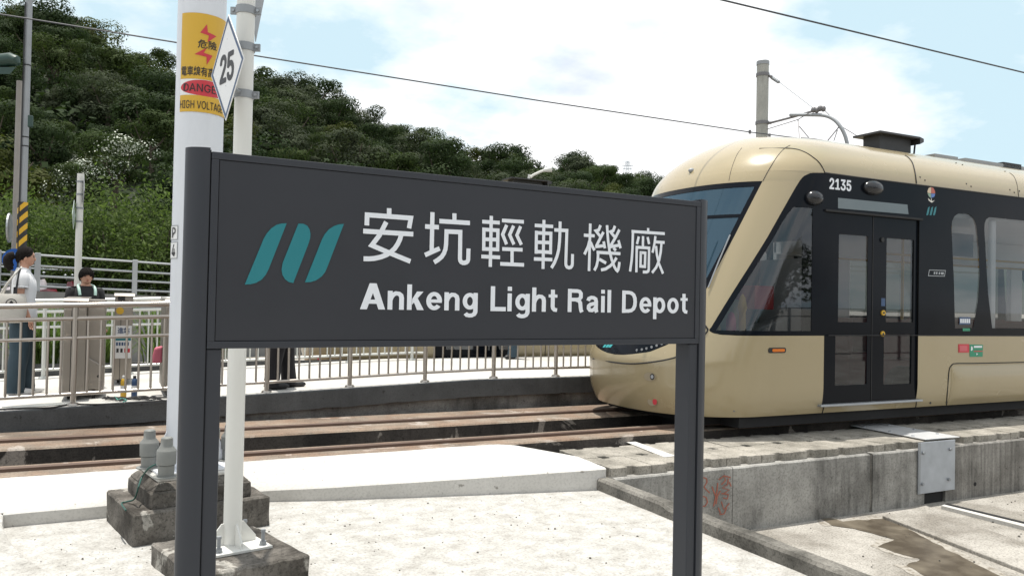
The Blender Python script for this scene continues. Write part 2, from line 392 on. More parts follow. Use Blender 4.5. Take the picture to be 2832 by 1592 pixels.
M['glass_front'] = glassy('windscreen_glass', (0.02, 0.055, 0.085), 0.22, mirror=(0.55, 0.8, 1.0), base=0.09, body=0.45)
M['interior'] = paint('pale_interior_panel', (0.80, 0.81, 0.81), 0.4)
M['interior_floor'] = paint('grey_interior_floor', (0.16, 0.16, 0.165), 0.6)
M['seat'] = paint('dark_red_seat', (0.16, 0.03, 0.03), 0.6)
M['yellow'] = paint('warning_yellow', (0.60, 0.36, 0.03), 0.45, vary=0.06)
M['red'] = paint('warning_red', (0.52, 0.035, 0.05), 0.45, vary=0.06)
M['white'] = paint('plain_white', (0.74, 0.74, 0.74), 0.45, vary=0.04)
M['ink'] = paint('black_ink', (0.018, 0.018, 0.02), 0.5)
M['navy'] = paint('navy_print', (0.03, 0.07, 0.16), 0.45)
M['blue'] = paint('sign_blue', (0.01, 0.10, 0.42), 0.4)
M['green'] = paint('safety_green', (0.02, 0.24, 0.13), 0.45)
M['orange'] = paint('amber_lens', (0.65, 0.16, 0.01), 0.2)
M['cable'] = paint('black_cable', (0.015, 0.015, 0.016), 0.5)
M['green_cable'] = paint('green_cable', (0.012, 0.07, 0.055), 0.45)
M['skin'] = paint('skin', (0.50, 0.27, 0.185), 0.5, vary=0.08, scale=9)
M['hair'] = paint('black_hair', (0.014, 0.011, 0.010), 0.8, vary=0.5, scale=40, spec=0.15, bumpy=0.6)
M['blouse'] = paint('white_cotton', (0.76, 0.76, 0.77), 0.8, vary=0.06, scale=9)
M['denim'] = paint('blue_denim', (0.038, 0.066, 0.088), 0.85, vary=0.45, scale=7)
M['blacktee'] = paint('black_cotton', (0.016, 0.016, 0.018), 0.85)
M['trousers'] = paint('black_trousers', (0.014, 0.013, 0.016), 0.85)
M['shoe'] = paint('black_leather', (0.014, 0.014, 0.016), 0.45)
M['mint'] = paint('mint_plastic', (0.42, 0.60, 0.53), 0.4)
M['canvas'] = paint('canvas_tote', (0.55, 0.52, 0.47), 0.8, vary=0.12, scale=8)
M['lips'] = paint('lips', (0.36, 0.11, 0.09), 0.5)
# ================================================================ SETTING
LOW = -0.47                                     # sunken yard right of the kerb
# ---- ground sheet to the horizon
g = MB(); N = 24; ext = 900
xs = [-ext, -300, -100, -40, -15, -5, 0, 3.6, 6, 9, 12, 16, 25, 60, 200, ext]; ys = [-ext, -200, -60, -20, -6, 0, 3, 5.5, 9, 14, 25, 60, 200, ext]
g.grid([[(x, y, LOW - 0.004) for x in xs] for y in ys])
tag(g.build('ground', M['yard']), kind='structure')
# ---- raised apron on the camera side of the kerb (top at z = 0)
a = MB(); a.box((-40, -30, LOW - 0.05), (3.66, 8.6, -0.12)); a.box((-40, -30, -0.12), (3.64, 6.6, 0))
tag(a.build('concrete_apron', M['apron']), kind='structure')
# ---- crossing slab poured up to the near rail, with a worn lip
def lip(x):                                      # front edge (y, z) of the slab
    if x < 1.1: return 6.20 + 0.03 * (x / 1.1), 0.095
    k = (x - 1.1) / 2.6; return 6.23 - 0.62 * min(1, k ** 0.85), 0.095 + 0.085 * k
sl = MB(); rows = []
xx = [-0.62 + 0.14 * i for i in range(32)]
def backedge(x):
    if x < 3.24: return 6.56, 0.252
    k = (x - 3.24) / (3.72 - 3.24); return 6.56 - 0.5 * k, 0.252 - 0.062 * k
for x in xx:
    x = min(x, 3.71); fy, fz = lip(x); fy += 0.012 * noise.noise((x * 3, 0, 0)); by, bz = backedge(x); r = []
    r.append((x, fy + 0.004, -0.02)); r.append((x, fy, fz - 0.012)); r.append((x, fy + 0.014, fz))
    for k in range(1, 9):
        t = k / 8; r.append((x, fy + 0.014 + (by - fy - 0.014) * t, fz + (bz - fz) * (t ** 0.9) + 0.004 * noise.noise((x * 2, t * 3, 1))))
    rows.append(r)
sl.grid(rows)
# right end face
e = rows[-1]; sl.add([*e, (e[-1][0], e[-1][1], -0.02)], [tuple(range(len(e) + 1))[::-1]])
# left lobe that swings towards the camera and runs out flush with the apron
lobe = [(-0.62, 6.19, 0.093), (-0.60, 5.95, 0.085), (-0.53, 5.62, 0.07), (-0.42, 5.3, 0.05), (-0.27, 5.0, 0.03), (-0.05, 4.7, 0.012), (0.1, 4.3, -0.004)]
rows = []
for i, (x, y, z) in enumerate(lobe):
    r = [(x + 0.01, y, -0.02), (x, y, z - 0.01 if z > .02 else z), (x - 0.015, y, z)]
    for k in range(1, 8): r.append((x - 0.015 - (k / 7) ** 1.6 * 14, y, z + (0.095 - z) * min(1, k / 4)))
    rows.append(r[::-1])
rp = MB(); rp.grid(rows[::-1]); tag(rp.build('apron_ramp', M['apron'], smooth=True), kind='structure')
r0 = [(-0.62, 6.19, 0.095), (-0.62, 6.56, 0.252)]
sl.grid([[(-14.6, 6.19, 0.095), (-5, 6.19, 0.095), (-0.62, 6.19, 0.095)], [(-14.6, 6.56, 0.252), (-5, 6.56, 0.252), (-0.62, 6.56, 0.252)]])
tag(sl.build('crossing_slab', M['slab'], smooth=True), kind='structure')
# thin score line and cracks in the slab are shallow grooves
cr_ = MB()
def crack(pts, w):
    for (p, q) in zip(pts, pts[1:]):
        p, q = Vector(p), Vector(q); n_ = Vector((-(q - p).y, (q - p).x, 0)).normalized() * w
        cr_.add([p - n_, q - n_, q + n_, p + n_], [(0, 1, 2, 3)])
for pts in ([(110, 1336), (250, 1325), (430, 1318)], [(820, 1276), (900, 1272), (1040, 1262)], [(1090, 1258), (1180, 1252), (1270, 1246)]):
    cp = []
    for px, py in pts:
        p_ = onz(px, py, 0.18)
        for _ in range(4):
            (fy, fz), (by, bz) = lip(p_.x), backedge(p_.x); k_ = max(0, min(1, (p_.y - fy) / (by - fy))); p_ = onz(px, py, fz + (bz - fz) * k_ ** .9 + .008)
        cp.append(p_)
    crack(cp, 0.004)
tag(cr_.build('slab_cracks', M['kerb']), kind='structure')

# ---- track: bed, two plinths, two rails
tr = thing('track', None, None, (0, 7.44, 0), kind='structure')
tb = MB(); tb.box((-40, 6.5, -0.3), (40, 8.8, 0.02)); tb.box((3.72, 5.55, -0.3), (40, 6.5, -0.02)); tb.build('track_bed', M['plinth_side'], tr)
def plinth(y0, y1, zt):
    m = MB(); rows = []
    for i in range(-120, 221):
        x = i * 0.15; w = 0.008 * noise.noise((x * 2.3, y0, 0)); w2 = 0.006 * noise.noise((x * 2.1, y1, 5))
        rows.append([(x, y0 + w, 0.0), (x, y0 + w, zt - 0.015), (x, y0 + 0.018 + w, zt + w2 * .5), (x, (y0 + y1) / 2, zt), (x, y1 - 0.018, zt), (x, y1, zt - 0.015), (x, y1, 0.0)])
    m.grid(rows); return m
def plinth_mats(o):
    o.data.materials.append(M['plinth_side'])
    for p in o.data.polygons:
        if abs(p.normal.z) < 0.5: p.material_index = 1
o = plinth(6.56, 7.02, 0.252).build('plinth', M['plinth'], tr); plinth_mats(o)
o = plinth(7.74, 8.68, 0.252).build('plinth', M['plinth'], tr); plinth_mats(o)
rl = MB()
def rail_profile(y):
    m = MB()
    pr_ = [(-0.035, 0.235), (-0.034, 0.276), (-0.028, 0.283), (0.006, 0.283), (0.010, 0.265), (0.024, 0.265), (0.028, 0.275), (0.036, 0.275), (0.037, 0.235)]
    rows = [[(x, y + py, z) for py, z in pr_] for x in (-18, -6, 0, 6, 12, 33)]
    m.grid(rows); return m
rail_profile(6.79).build('rail', M['rail'], tr); rail_profile(8.10).build('rail', M['rail'], tr)

# ---- cable trough: wall with sections, covers, metal plates
WY = 5.52; WT = 0.105
tw = thing('trough_wall', 'weathered grey concrete trough wall with streaks beside the tram track', 'wall', (6, WY, LOW))
def wall_sec(x0, x1, name='wall_section', y=WY, zb=LOW - 0.02, zt=WT, mat='wall'):
    m = MB(); rows = []; n = max(2, int((x1 - x0) / 0.08))
    for i in range(n + 1):
        x = x0 + (x1 - x0) * i / n; e = 0.006 * noise.noise((x * 4, 2, 0))
        rows.append([(x, y, zb), (x, y + 0.002 * noise.noise((x * 3, 0, 3)), zt - 0.012 + e), (x, y + 0.012, zt + e * 0.5), (x, y + 0.2, zt), (x, y + 0.2, zb)])
    m.grid(rows)
    m.add(rows[0], [(4, 3, 2, 1, 0)]); m.add(rows[-1], [(0, 1, 2, 3, 4)])
    return m.build(name, M[mat], tw)
wall_sec(3.74, 5.0); wall_sec(5.008, 6.78); wall_sec(6.82, 7.60); wall_sec(7.93, 10.2, mat='wall_streaked'); wall_sec(10.22, 13.5, mat='wall_streaked'); wall_sec(13.52, 18, mat='wall_streaked')
j = MB(); rows = []
for i in range(15):
    z = LOW + (WT - LOW) * i / 14; w = 0.026 + 0.012 * noise.noise((z * 9, 1, 1)); dx = 0.008 * noise.noise((z * 7, 4, 0))
    rows.append([(6.80 + dx - w, WY + 0.01, z), (6.80 + dx - w * .6, WY - 0.003, z), (6.80 + dx + w * .3, WY + 0.004, z), (6.80 + dx + w, WY + 0.012, z)])
j.grid(rows); tag(j.build('joint_filler', M['kerb'], tw), 'crumbling mortar in the wide wall joint')
j = MB(); j.box((7.60, WY + 0.03, 0.0), (7.93, WY + 0.2, WT)); j.build('lintel', M['wall'], tw)
j = MB(); j.lathe((0, 0, 0), [(0.022, 0), (0.022, 0.012)], 14); j.xf(Matrix.Translation((8.43, WY - 0.003, -0.33)) @ Matrix.Rotation(-math.pi / 2, 4, 'X')); j.build('drain_hole', M['under'], tw)
# red scrawl on the wall
gr = []
def stroke(pts, w):
    """flat brush stroke through points (x, y) with half-width w"""
    pts = [Vector((p[0], p[1], 0)) for p in pts]; L = []; R = []
    for i, p in enumerate(pts):
        d = (pts[min(i + 1, len(pts) - 1)] - pts[max(i - 1, 0)]).normalized(); n_ = Vector((-d.y, d.x, 0)) * w
        L.append(p + n_); R.append(p - n_)
    return L, R
def ribbon_mesh(strokes, w, to3d):
    m = MB()
    for pts in strokes:
        L, R = stroke(pts, w)
        m.grid([[to3d(a), to3d((a + b) / 2), to3d(b)] for a, b in zip(L, R)])
    return m
scr = [[(1600 + x / 4.076, 1150 + y / 4.076) for x, y in s_] for s_ in (
    [(1405, 690), (1440, 700), (1450, 740), (1415, 800), (1480, 865)], [(1400, 900), (1440, 915), (1455, 965), (1430, 1010), (1400, 1015)],
    [(1505, 790), (1525, 850), (1545, 900)], [(1570, 750), (1560, 850), (1540, 940), (1522, 1015)], [(1600, 840), (1565, 900), (1550, 990)],
    [(1580, 715), (1640, 670), (1660, 720), (1610, 770)], [(1640, 670), (1715, 690)], [(1690, 700), (1680, 770), (1620, 805), (1700, 830), (1640, 870)],
    [(1610, 870), (1690, 880), (1680, 930), (1630, 920)], [(1700, 740), (1720, 790)], [(1610, 960), (1640, 1050), (1700, 980)], [(1575, 1030), (1600, 1090)], [(1670, 1030), (1640, 1100), (1590, 1105)])]
def to_wall(p): q = ony(p.x, p.y, WY - 0.004); return tuple(q)
ribbon_mesh(scr, 1.7, to_wall).build('graffiti', paint('faded_red_spray', (0.36, 0.12, 0.08), 0.8, vary=0.35, scale=18), tw)
# covers: two rows of notched plates
CW = 0.416; CT = 0.18
cv = thing('cable_trough', 'double row of notched concrete cover plates over the cable trough', 'cable trough', (6, 6, 0.1))
nt = 0.045; nd = 0.045
def cover_poly():
    w = CW - 0.006; d = 0.43; c = w / 2
    return [(0, 0), (c - nt, 0), (c - nt + .006, nd), (c + nt - .006, nd), (c + nt, 0), (w, 0), (w, d), (c + nt, d), (c + nt - .006, d - nd), (c - nt + .006, d - nd), (c - nt, d), (0, d)]
first = None
x0 = 3.74
for i in range(30):
    for rj, yb in enumerate((5.575, 6.013)):
        x = x0 + i * CW
        if 7.40 < x + CW / 2 < 8.20 : continue
        rnd = random.Random(i * 7 + rj)
        loc = (x + rnd.uniform(-.002, .002), yb + rnd.uniform(-.004, .004), CT - 0.078 + rnd.uniform(-.004, .004))
        if first is None:
            m = MB().prism(cover_poly(), 0, 0.078); first = m.build('cover_plate', M['cover'], cv, loc=loc, bevel=0.006)
        else:
            o = inst(first, 'cover_plate', loc, rnd.uniform(-.006, .006), cv)
for x in (7.40 - CW * 0.42,):
    pass
m = MB().box((7.48 + 0.004, 5.575, 0.102), (8.13, 6.44, 0.172)); m.build('cover_plate', M['cover'], cv, bevel=0.006)
m = MB().box((3.75, 5.73, -0.3), (20, 6.42, -0.12)); m.build('trough_shade_fill', M['under'], cv)  # black block that stands in for the shade inside the trough
# white strip lying across two covers
q = [onz(px, py, CT + 0.003) for px, py in ((1732, 1222), (1758, 1221), (1868, 1260), (1838, 1264))]
wp = MB().hexa([(p.x, p.y, CT + 0.001) for p in (q[0], q[3], q[2], q[1])], [(p.x, p.y, CT + 0.006) for p in (q[0], q[3], q[2], q[1])])
tag(wp.build('cover_strip', M['slab']), 'narrow pale concrete strip lying across the trough covers behind the sign post', 'strip')
# bright metal bridging plate on top and galvanised plate on the wall face
bp = thing('bridging_plate', 'white metal plate with screws laid across the trough covers', 'metal plate', (7.9, 6.1, CT))
MB().hexa([(7.66, 5.56, CT + .004), (8.20, 5.545, CT + .004), (8.24, 6.55, CT + .004), (7.72, 6.57, CT + .004)],
          [(7.66, 5.56, CT + .014), (8.20, 5.545, CT + .014), (8.24, 6.55, CT + .014), (7.72, 6.57, CT + .014)]).build('plate', paint('bright_zinc_sheet', (0.72, 0.73, 0.74), 0.35, 0.3, vary=0.05), bp, bevel=0.002)
scr0 = None
for x, y in ((7.72, 5.75), (7.74, 6.05), (7.76, 6.4), (8.12, 5.75), (8.14, 6.05), (8.17, 6.4)):
    if scr0 is None: scr0 = MB().lathe((0, 0, 0), [(0.016, 0), (0.016, 0.006), (0.010, 0.011)], 8).build('screw', M['galv_dull'], bp, loc=(x, y, CT + .014))
    else: inst(scr0, 'screw', (x, y, CT + .014), 0, bp)
sp_ = thing('wall_plate', 'scratched galvanised steel plate bolted on the trough wall', 'metal plate', (7.75, WY - .02, -.35))
MB().box((7.475, WY - 0.022, -0.352), (8.06, WY - 0.012, 0.178)).build('plate', paint('scuffed_galvanised_sheet', (0.42, 0.45, 0.49), 0.5, 0.45, vary=0.3, scale=7), sp_, bevel=0.003)
MB().box((7.475, WY - 0.024, -0.352), (7.505, WY - 0.0225, 0.178)).build('edge_fold', M['galv_dull'], sp_)
b0 = None
for x, z in ((7.54, 0.07), (7.53, -0.25), (7.97, 0.08), (7.95, -0.235)):
    if b0 is None:
        b0 = MB().tube([(0, 0, 0), (0, -0.02, 0)], 0.016, 8).build('bolt', M['galv_dull'], sp_, loc=(x, WY - 0.022, z))
    else: inst(b0, 'bolt', (x, WY - 0.022, z), 0, sp_)
MB().box((7.62, WY + 0.02, LOW - .02), (7.92, WY + 0.5, 0.0)).build('opening_shade_block', M['under'], tw)  # solid black block, the darkness of the opening put into its colour

# ---- low kerb wall between apron and sunken yard
kb = MB(); rows = []
for i in range(140):
    y = 5.66 - i * 0.09; e = 0.008 * noise.noise((0, y * 5, 0)); e2 = 0.010 * noise.noise((3, y * 6, 0))
    zt = 0.098 + 0.006 * noise.noise((1, y * 3, 0)) - (0.022 if 4.44 < y < 4.72 else 0)
    rows.append([(3.632 + e * .5, y, -0.03), (3.630 + e, y, zt - 0.02), (3.645 + e, y, zt), (3.735 + e2, y, zt), (3.752 + e2, y, zt - 0.018), (3.755, y, LOW - .02)])
kb.grid(rows); kb.add(rows[0], [tuple(range(6))[::-1]])
tag(kb.build('kerb_wall', M['kerb']), 'low grimy concrete kerb running from the slab corner past the sign post', 'kerb')
# ---- sunken yard details: wet stain, raised strip, pale channel line
t = NT('wet_concrete'); p_ = t.P()
t.set(**{'Base Color': t.mix(t.ramp(t.noise(3.5, 8, 0.6, p_), 0.4, 0.66), (0.062, 0.048, 0.032), (0.16, 0.135, 0.10)), 'Roughness': 0.38, 'Specular IOR Level': 0.5})
t.bump(t.noise(60, 4, 0.6, p_), 0.2, 0.004)
stain_px = [(2240, 1418), (2330, 1440), (2455, 1432), (2500, 1455), (2600, 1508), (2700, 1560), (2832, 1625), (2832, 1700), (2600, 1640), (2560, 1592), (2500, 1560), (2545, 1545), (2470, 1525), (2430, 1510), (2475, 1490), (2410, 1472), (2370, 1462), (2300, 1452)]
pts = [onz(px, py, LOW + 0.0) for px, py in stain_px]
dense = []
for p, q in zip(pts, pts[1:] + pts[:1]):
    for k in range(6):
        r = p.lerp(q, k / 6); dense.append((r.x + 0.03 * noise.noise((r.x * 9, r.y * 9, 0)), r.y + 0.03 * noise.noise((r.x * 9, r.y * 9, 7))))
me = curve_mesh([dense], 0.0, Matrix.Translation((0, 0, LOW + 0.0006)))
tag(link_mesh('wet_stain', me, t.m), kind='structure')
cxs = sum(p[0] for p in dense) / len(dense); cys = sum(p[1] for p in dense) / len(dense)
outer = []
for i, (x, y) in enumerate(dense):
    x0_, y0_ = dense[i - 3]; x1_, y1_ = dense[(i + 3) % len(dense)]; n_ = Vector((y1_ - y0_, -(x1_ - x0_), 0)); n_ = n_.normalized() if n_.length > 1e-6 else Vector((1, 0, 0))
    if n_.x * (x - cxs) + n_.y * (y - cys) < 0: n_ = -n_
    k = 0.07 + 0.06 * noise.noise((x * 7, y * 7, 2)); outer.append((x + n_.x * k, y + n_.y * k))
t = NT('damp_concrete'); p_ = t.P(); t.set(**{'Base Color': t.mix(t.ramp(t.noise(22, 8, 0.7, p_), 0.40, 0.55), (0.19, 0.165, 0.13), (0.36, 0.335, 0.295)), 'Roughness': 0.7}); t.bump(t.noise(60, 4, 0.6, p_), 0.3, 0.004)
tag(link_mesh('damp_edge', curve_mesh([outer], 0.0, Matrix.Translation((0, 0, LOW - 0.0015))), t.m), kind='structure')
st = MB()
A = [onz(px, py, LOW + .03) for px, py in ((2440, 1424), (2560, 1396), (2900, 1525), (2900, 1600))]
sp2 = MB().hexa([(p.x, p.y, LOW - .01) for p in A], [(p.x, p.y, LOW + .03) for p in A]); sp2.f = sp2.f
tag(sp2.build('yard_strip', M['yard'], bevel=0.008), kind='structure')
B = [onz(px, py, LOW + .004) for px, py in ((2603, 1405), (2612, 1402), (2900, 1473), (2900, 1481))]
tag(MB().hexa([(p.x, p.y, LOW - .02) for p in B], [(p.x, p.y, LOW + .034) for p in B]).build('channel_edge', M['slab']), kind='structure')
B = [onz(px, py, LOW + .004) for px, py in ((2612, 1400), (2620, 1398), (2900, 1466), (2900, 1471))]
tag(MB().hexa([(p.x, p.y, LOW - .02) for p in B], [(p.x, p.y, LOW + .0325) for p in B]).build('channel_gap', M['under']), kind='structure')
# loose grit on the apron
gm = MB(); rnd = random.Random(3)
def pebble(x, y, z, r):
    k = [(x + r * rnd.uniform(.6, 1.2) * math.cos(a_), y + r * rnd.uniform(.6, 1.2) * math.sin(a_)) for a_ in [i * math.tau / 5 + rnd.random() * .4 for i in range(5)]]
    h = r * rnd.uniform(.5, .9)
    gm.add([(*p, z - .002) for p in k] + [(x + (p[0] - x) * .6, y + (p[1] - y) * .6, z + h) for p in k], [(5, 6, 7, 8, 9)] + [(i, (i + 1) % 5, 5 + (i + 1) % 5, 5 + i) for i in range(5)])
for i in range(260):
    x = rnd.uniform(-0.45, 3.55); y = rnd.uniform(3.6, 6.1) if rnd.random() < .6 else rnd.gauss(5.2, .4)
    if y > lip(x)[0] - .03: continue
    pebble(x, y, 0, abs(rnd.gauss(0.003, 0.003)) + 0.0015)
for i in range(120):
    pebble(rnd.uniform(3.9, 9), rnd.uniform(3.6, 5.45), LOW, abs(rnd.gauss(0.004, 0.004)) + 0.002)
tag(gm.build('loose_grit', M['kerb']), 'loose grit scattered over the concrete apron', 'grit', kind='stuff')

# ---- platform behind the track
PY = 8.73
def zp(x): return max(0.25, min(0.47 + 0.0355 * x, 0.608))
pf = thing('platform', None, None, (3, PY, 0.25), kind='structure')
top = MB(); rows = []
XS = [-14, -9, -6, -4] + [-3 + 0.25 * i for i in range(40)] + [8, 12, 18, 26, 40]
for x in XS: rows.append([(x, y, zp(x) + 0.002 * noise.noise((x, y, 0))) for y in (PY + 0.012, PY + .1, 9.4, 10.4, 11.4, 12.2)])
top.grid([r[::-1] for r in rows]); top.build('paving', M['slab'], pf)
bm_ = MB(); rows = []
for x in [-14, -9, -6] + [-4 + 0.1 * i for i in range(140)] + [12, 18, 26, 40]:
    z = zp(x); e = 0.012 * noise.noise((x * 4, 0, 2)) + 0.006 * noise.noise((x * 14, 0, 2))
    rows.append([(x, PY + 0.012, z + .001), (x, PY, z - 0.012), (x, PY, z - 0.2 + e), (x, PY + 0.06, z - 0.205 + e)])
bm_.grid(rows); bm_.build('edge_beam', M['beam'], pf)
ow = MB().grid([[(x, PY + 0.055, z_ if z_ is not None else zp(x) - .15) for x in (-14, -6.2, -4, 0, 3.88, 8, 40)] for z_ in (0.0, None)]); ow.build('old_wall', M['oldwall'], pf)
ps = MB().grid([[(x, 12.2, 0.0) for x in (-14, 40)], [(x, 12.2, 0.605) for x in (-14, 40)]]); ps.build('back_face', M['beam'], pf)
tr2 = thing('rear_track', None, None, (3, 13.6, 0), kind='structure')
MB().box((-40, 12.2, -.2), (40, 16, 0.2)).build('track_bed', M['plinth'], tr2)
rail_profile(12.95).build('rail', M['rail'], tr2); rail_profile(14.26).build('rail', M['rail'], tr2)
# grey shallow stain on the platform near the railing
dense = []
for k in range(40):
    a_ = k / 40 * math.tau; dense.append((-0.62 + 0.32 * math.cos(a_) * (1 + .3 * noise.noise((math.cos(a_), math.sin(a_), 0))), 9.02 + 0.12 * math.sin(a_) * (1 + .4 * noise.noise((math.cos(a_) * 2, math.sin(a_) * 2, 4)))))
me = curve_mesh([dense], 0.0, Matrix.Translation((0, 0, zp(-.62) + 0.004)))
for v in me.vertices: v.co.z = zp(v.co.x) + 0.005
t = NT('damp_patch'); t.set(**{'Base Color': (0.33, 0.34, 0.34), 'Roughness': 0.25}); tag(link_mesh('damp_patch', me, t.m), kind='structure')

# ---- railings
def railing(name, label, posts, y, base, dz, mats, nb=7, lo=0.11, group=None):
    """dz: heights of (top, second, third) rails above the base"""
    root = thing(name, label, 'railing', (posts[0], y, base(posts[0])), group)
    mt = mats
    p0 = b0 = None
    for x in posts:
        h = dz[0] - 0.02
        if p0 is None:
            m = MB().lathe((0, 0, 0), [(0.055, 0), (0.055, 0.008), (0.048, 0.02), (0.034, 0.024), (0.0255, 0.03), (0.0255, h)], 14)
            p0 = m.build('post', mt, root, smooth=True, loc=(x, y, base(x)))
        else: inst(p0, 'post', (x, y, base(x)), 0, root)
    X0, X1 = posts[0] - .3, posts[-1]
    line = [X0] + list(posts) + ([X1 + .2])
    for h, r in ((dz[0], 0.028), (dz[1], 0.021), (dz[2], 0.017), (lo, 0.018)):
        MB().tube([(x, y, base(x) + h) for x in line], r, 10).build('handrail' if h == dz[0] else 'rail', mt, root, smooth=True)
    for xa, xb in zip(posts, posts[1:]):
        for k in range(1, nb + 1):
            x = xa + (xb - xa) * k / (nb + 1)
            if b0 is None:
                b0 = MB().tube([(0, 0, 0), (0, 0, dz[1] - lo)], 0.0115, 8, False).build('baluster', mt, root, smooth=True, loc=(x, y, base(x) + lo))
            else: inst(b0, 'baluster', (x, y, base(x) + lo), 0, root)
    return root
FP = [-3.95, -3.04, -2.14, -1.24, -0.337, 0.575, 1.487, 2.393, 3.290, 4.183, 5.06, 5.94, 6.82]
railing('platform_railing', 'stainless steel railing with upright bars along the near platform edge', FP, PY + 0.12, zp, (0.972, 0.842, 0.652), M['steel'])
pale = paint('pale_painted_railing', (0.62, 0.63, 0.60), 0.35, 0.4, vary=0.05)
railing('rear_railing', 'pale metal railing along the far platform edge before the parked tram', [-5.8 + 1.0 * i for i in range(11)], 11.9, zp, (1.0, 0.86, 0.66), pale, nb=8)
# ================================================================ STATION SIGN
SU = Vector((0.9991, 0.042, 0)).normalized(); SN = Vector((-SU.y, SU.x, 0)); SP0 = Vector((0.252, 2.576, 0)) + SN * 0.050   # SN points away from the camera
def sgn(u, v, z): return SP0 + SU * u + SN * v + Vector((0, 0, z))
SV = -0.048                                            # front of the panel
def onsign(px, py, v=SV):
    d = ray(px, py); P = sgn(0, v, 0); k = (P - EYEP).dot(SN) / d.dot(SN); h = EYEP + d * k
    return (h - SP0).dot(SU), h.z
ss = thing('station_sign', 'dark grey station name board on two posts with white lettering and teal emblem', 'sign', tuple(sgn(1, 0, 0)))
def post_mesh(side, u0, name):
    """side -1: rounded part to the left"""
    m = MB(); arc = [(side * 0.066 * math.sin(math.pi * k / 14), -0.05 * math.cos(math.pi * k / 14)) for k in range(15)]
    poly = [(u0 + side * 0.002 + p, q) for p, q in arc]
    for z0, z1 in ((0.0, 2.0),):
        vs = [sgn(p, q, z0) for p, q in poly] + [sgn(p, q, z1) for p, q in poly]; n = len(poly)
        m.add(vs, [tuple(range(n)), tuple(range(2 * n - 1, n - 1, -1))] + [(i, (i + 1) % n, n + (i + 1) % n, n + i) for i in range(n)])
    o = m.build(name, M['sign_grey'], ss, smooth=True)
    a_, b_ = (u0 - side * 0.0015, u0 - side * 0.046)
    c_ = [sgn(min(a_, b_), -0.044, 0), sgn(max(a_, b_), -0.044, 0), sgn(max(a_, b_), 0.044, 0), sgn(min(a_, b_), 0.044, 0)]
    MB().hexa(c_, [p + Vector((0, 0, 1.388)) for p in c_]).build('post_channel', M['sign_grey'], o, bevel=0.004)
    gq = [sgn(u0 - .0022, -0.040, 0), sgn(u0 + .0022, -0.040, 0), sgn(u0 + .0022, 0.040, 0), sgn(u0 - .0022, 0.040, 0)]
    MB().hexa(gq, [p + Vector((0, 0, 1.995)) for p in gq]).build('groove', M['groove'], o)
    return o
post_mesh(-1, 0.0, 'post'); post_mesh(1, 1.962, 'post')
U0, U1, Z0, Z1 = 0.0018, 1.9602, 1.389, 1.989
def sbox(u0, u1, v0, v1, z0, z1):
    c_ = [sgn(u0, v0, z0), sgn(u1, v0, z0), sgn(u1, v1, z0), sgn(u0, v1, z0)]
    return MB().hexa(c_, [p + Vector((0, 0, z1 - z0)) for p in c_])
sbox(U0 + .024, U1 - .024, SV, -SV, Z0 + .024, Z1 - .024).build('face_panel', M['sign_face'], ss)
fr = MB()
for (a_, b_, c_, d_) in ((U0, U1, Z1 - .022, Z1), (U0, U1, Z0, Z0 + .022), (U0, U0 + .022, Z0 + .0222, Z1 - .0222), (U1 - .022, U1, Z0 + .0222, Z1 - .0222)):
    q = sbox(a_, b_, SV - .004, -SV + .004, c_, d_); fr.add(q.v, q.f)
fr.build('frame', M['sign_grey'], ss, bevel=0.002)
sbox(U0 + .0221, U1 - .0221, SV + .006, -SV - .006, Z0 + .0221, Z1 - .0221).build('shadow_gap', M['groove'], ss)
SM = Matrix(((SU.x, 0, -SN.x, 0), (SU.y, 0, -SN.y, 0), (0, 1, 0, 0), (0, 0, 0, 1)))
def to_face(u, z, off): return sgn(u, SV - off, z)
# brush-built characters: centre lines measured on the board
def miter(pts, w):
    L = []; R = []; n = len(pts)
    for i in range(n):
        p = Vector((pts[i][0], pts[i][1], 0))
        d0 = (p - Vector((*pts[i - 1], 0))).normalized() if i else None
        d1 = (Vector((*pts[i + 1], 0)) - p).normalized() if i < n - 1 else None
        if d0 is None: nn = Vector((-d1.y, d1.x, 0)); k = 1
        elif d1 is None: nn = Vector((-d0.y, d0.x, 0)); k = 1
        else:
            nn = (Vector((-d0.y, d0.x, 0)) + Vector((-d1.y, d1.x, 0))).normalized(); k = 1 / max(0.45, nn.dot(Vector((-d0.y, d0.x, 0))))
        L.append(p + nn * w * k); R.append(p - nn * w * k)
    return L, R
def glyph(strokes, org, sc, w, ext=0.0):
    m = MB()
    for i, s_ in enumerate(strokes):
        uv = [onsign(org[0] + x / sc, org[1] + y / sc) for x, y in s_]
        L, R = miter(uv, w); off = 0.0022 + i * 0.00012
        m.grid([[to_face(a_.x, a_.y, off), to_face(b_.x, b_.y, off)] for a_, b_ in zip(L, R)])
    return m
OA, SA, OB, SB = (990, 560), 5.9907, (1400, 580), 5.6
an = [[(513, 95), (513, 210)], [(143, 380), (148, 205), (872, 258), (842, 428)], [(465, 322), (350, 545), (225, 708), (520, 835), (865, 975)],
      [(712, 535), (690, 610), (655, 685), (605, 760), (545, 815), (470, 865), (380, 900), (270, 925), (180, 932), (88, 930)], [(82, 473), (912, 525)]]
keng = [[(1230, 160), (1217, 800)], [(1107, 397), (1337, 410)], [(1105, 870), (1350, 760)], [(1593, 180), (1593, 300)], [(1343, 308), (1850, 340)],
        [(1255, 990), (1320, 950), (1380, 900), (1420, 840), (1445, 770), (1455, 680), (1462, 480), (1690, 490), (1684, 930), (1690, 962), (1705, 985), (1730, 997), (1760, 998), (1790, 990), (1810, 972), (1820, 945), (1826, 762)]]
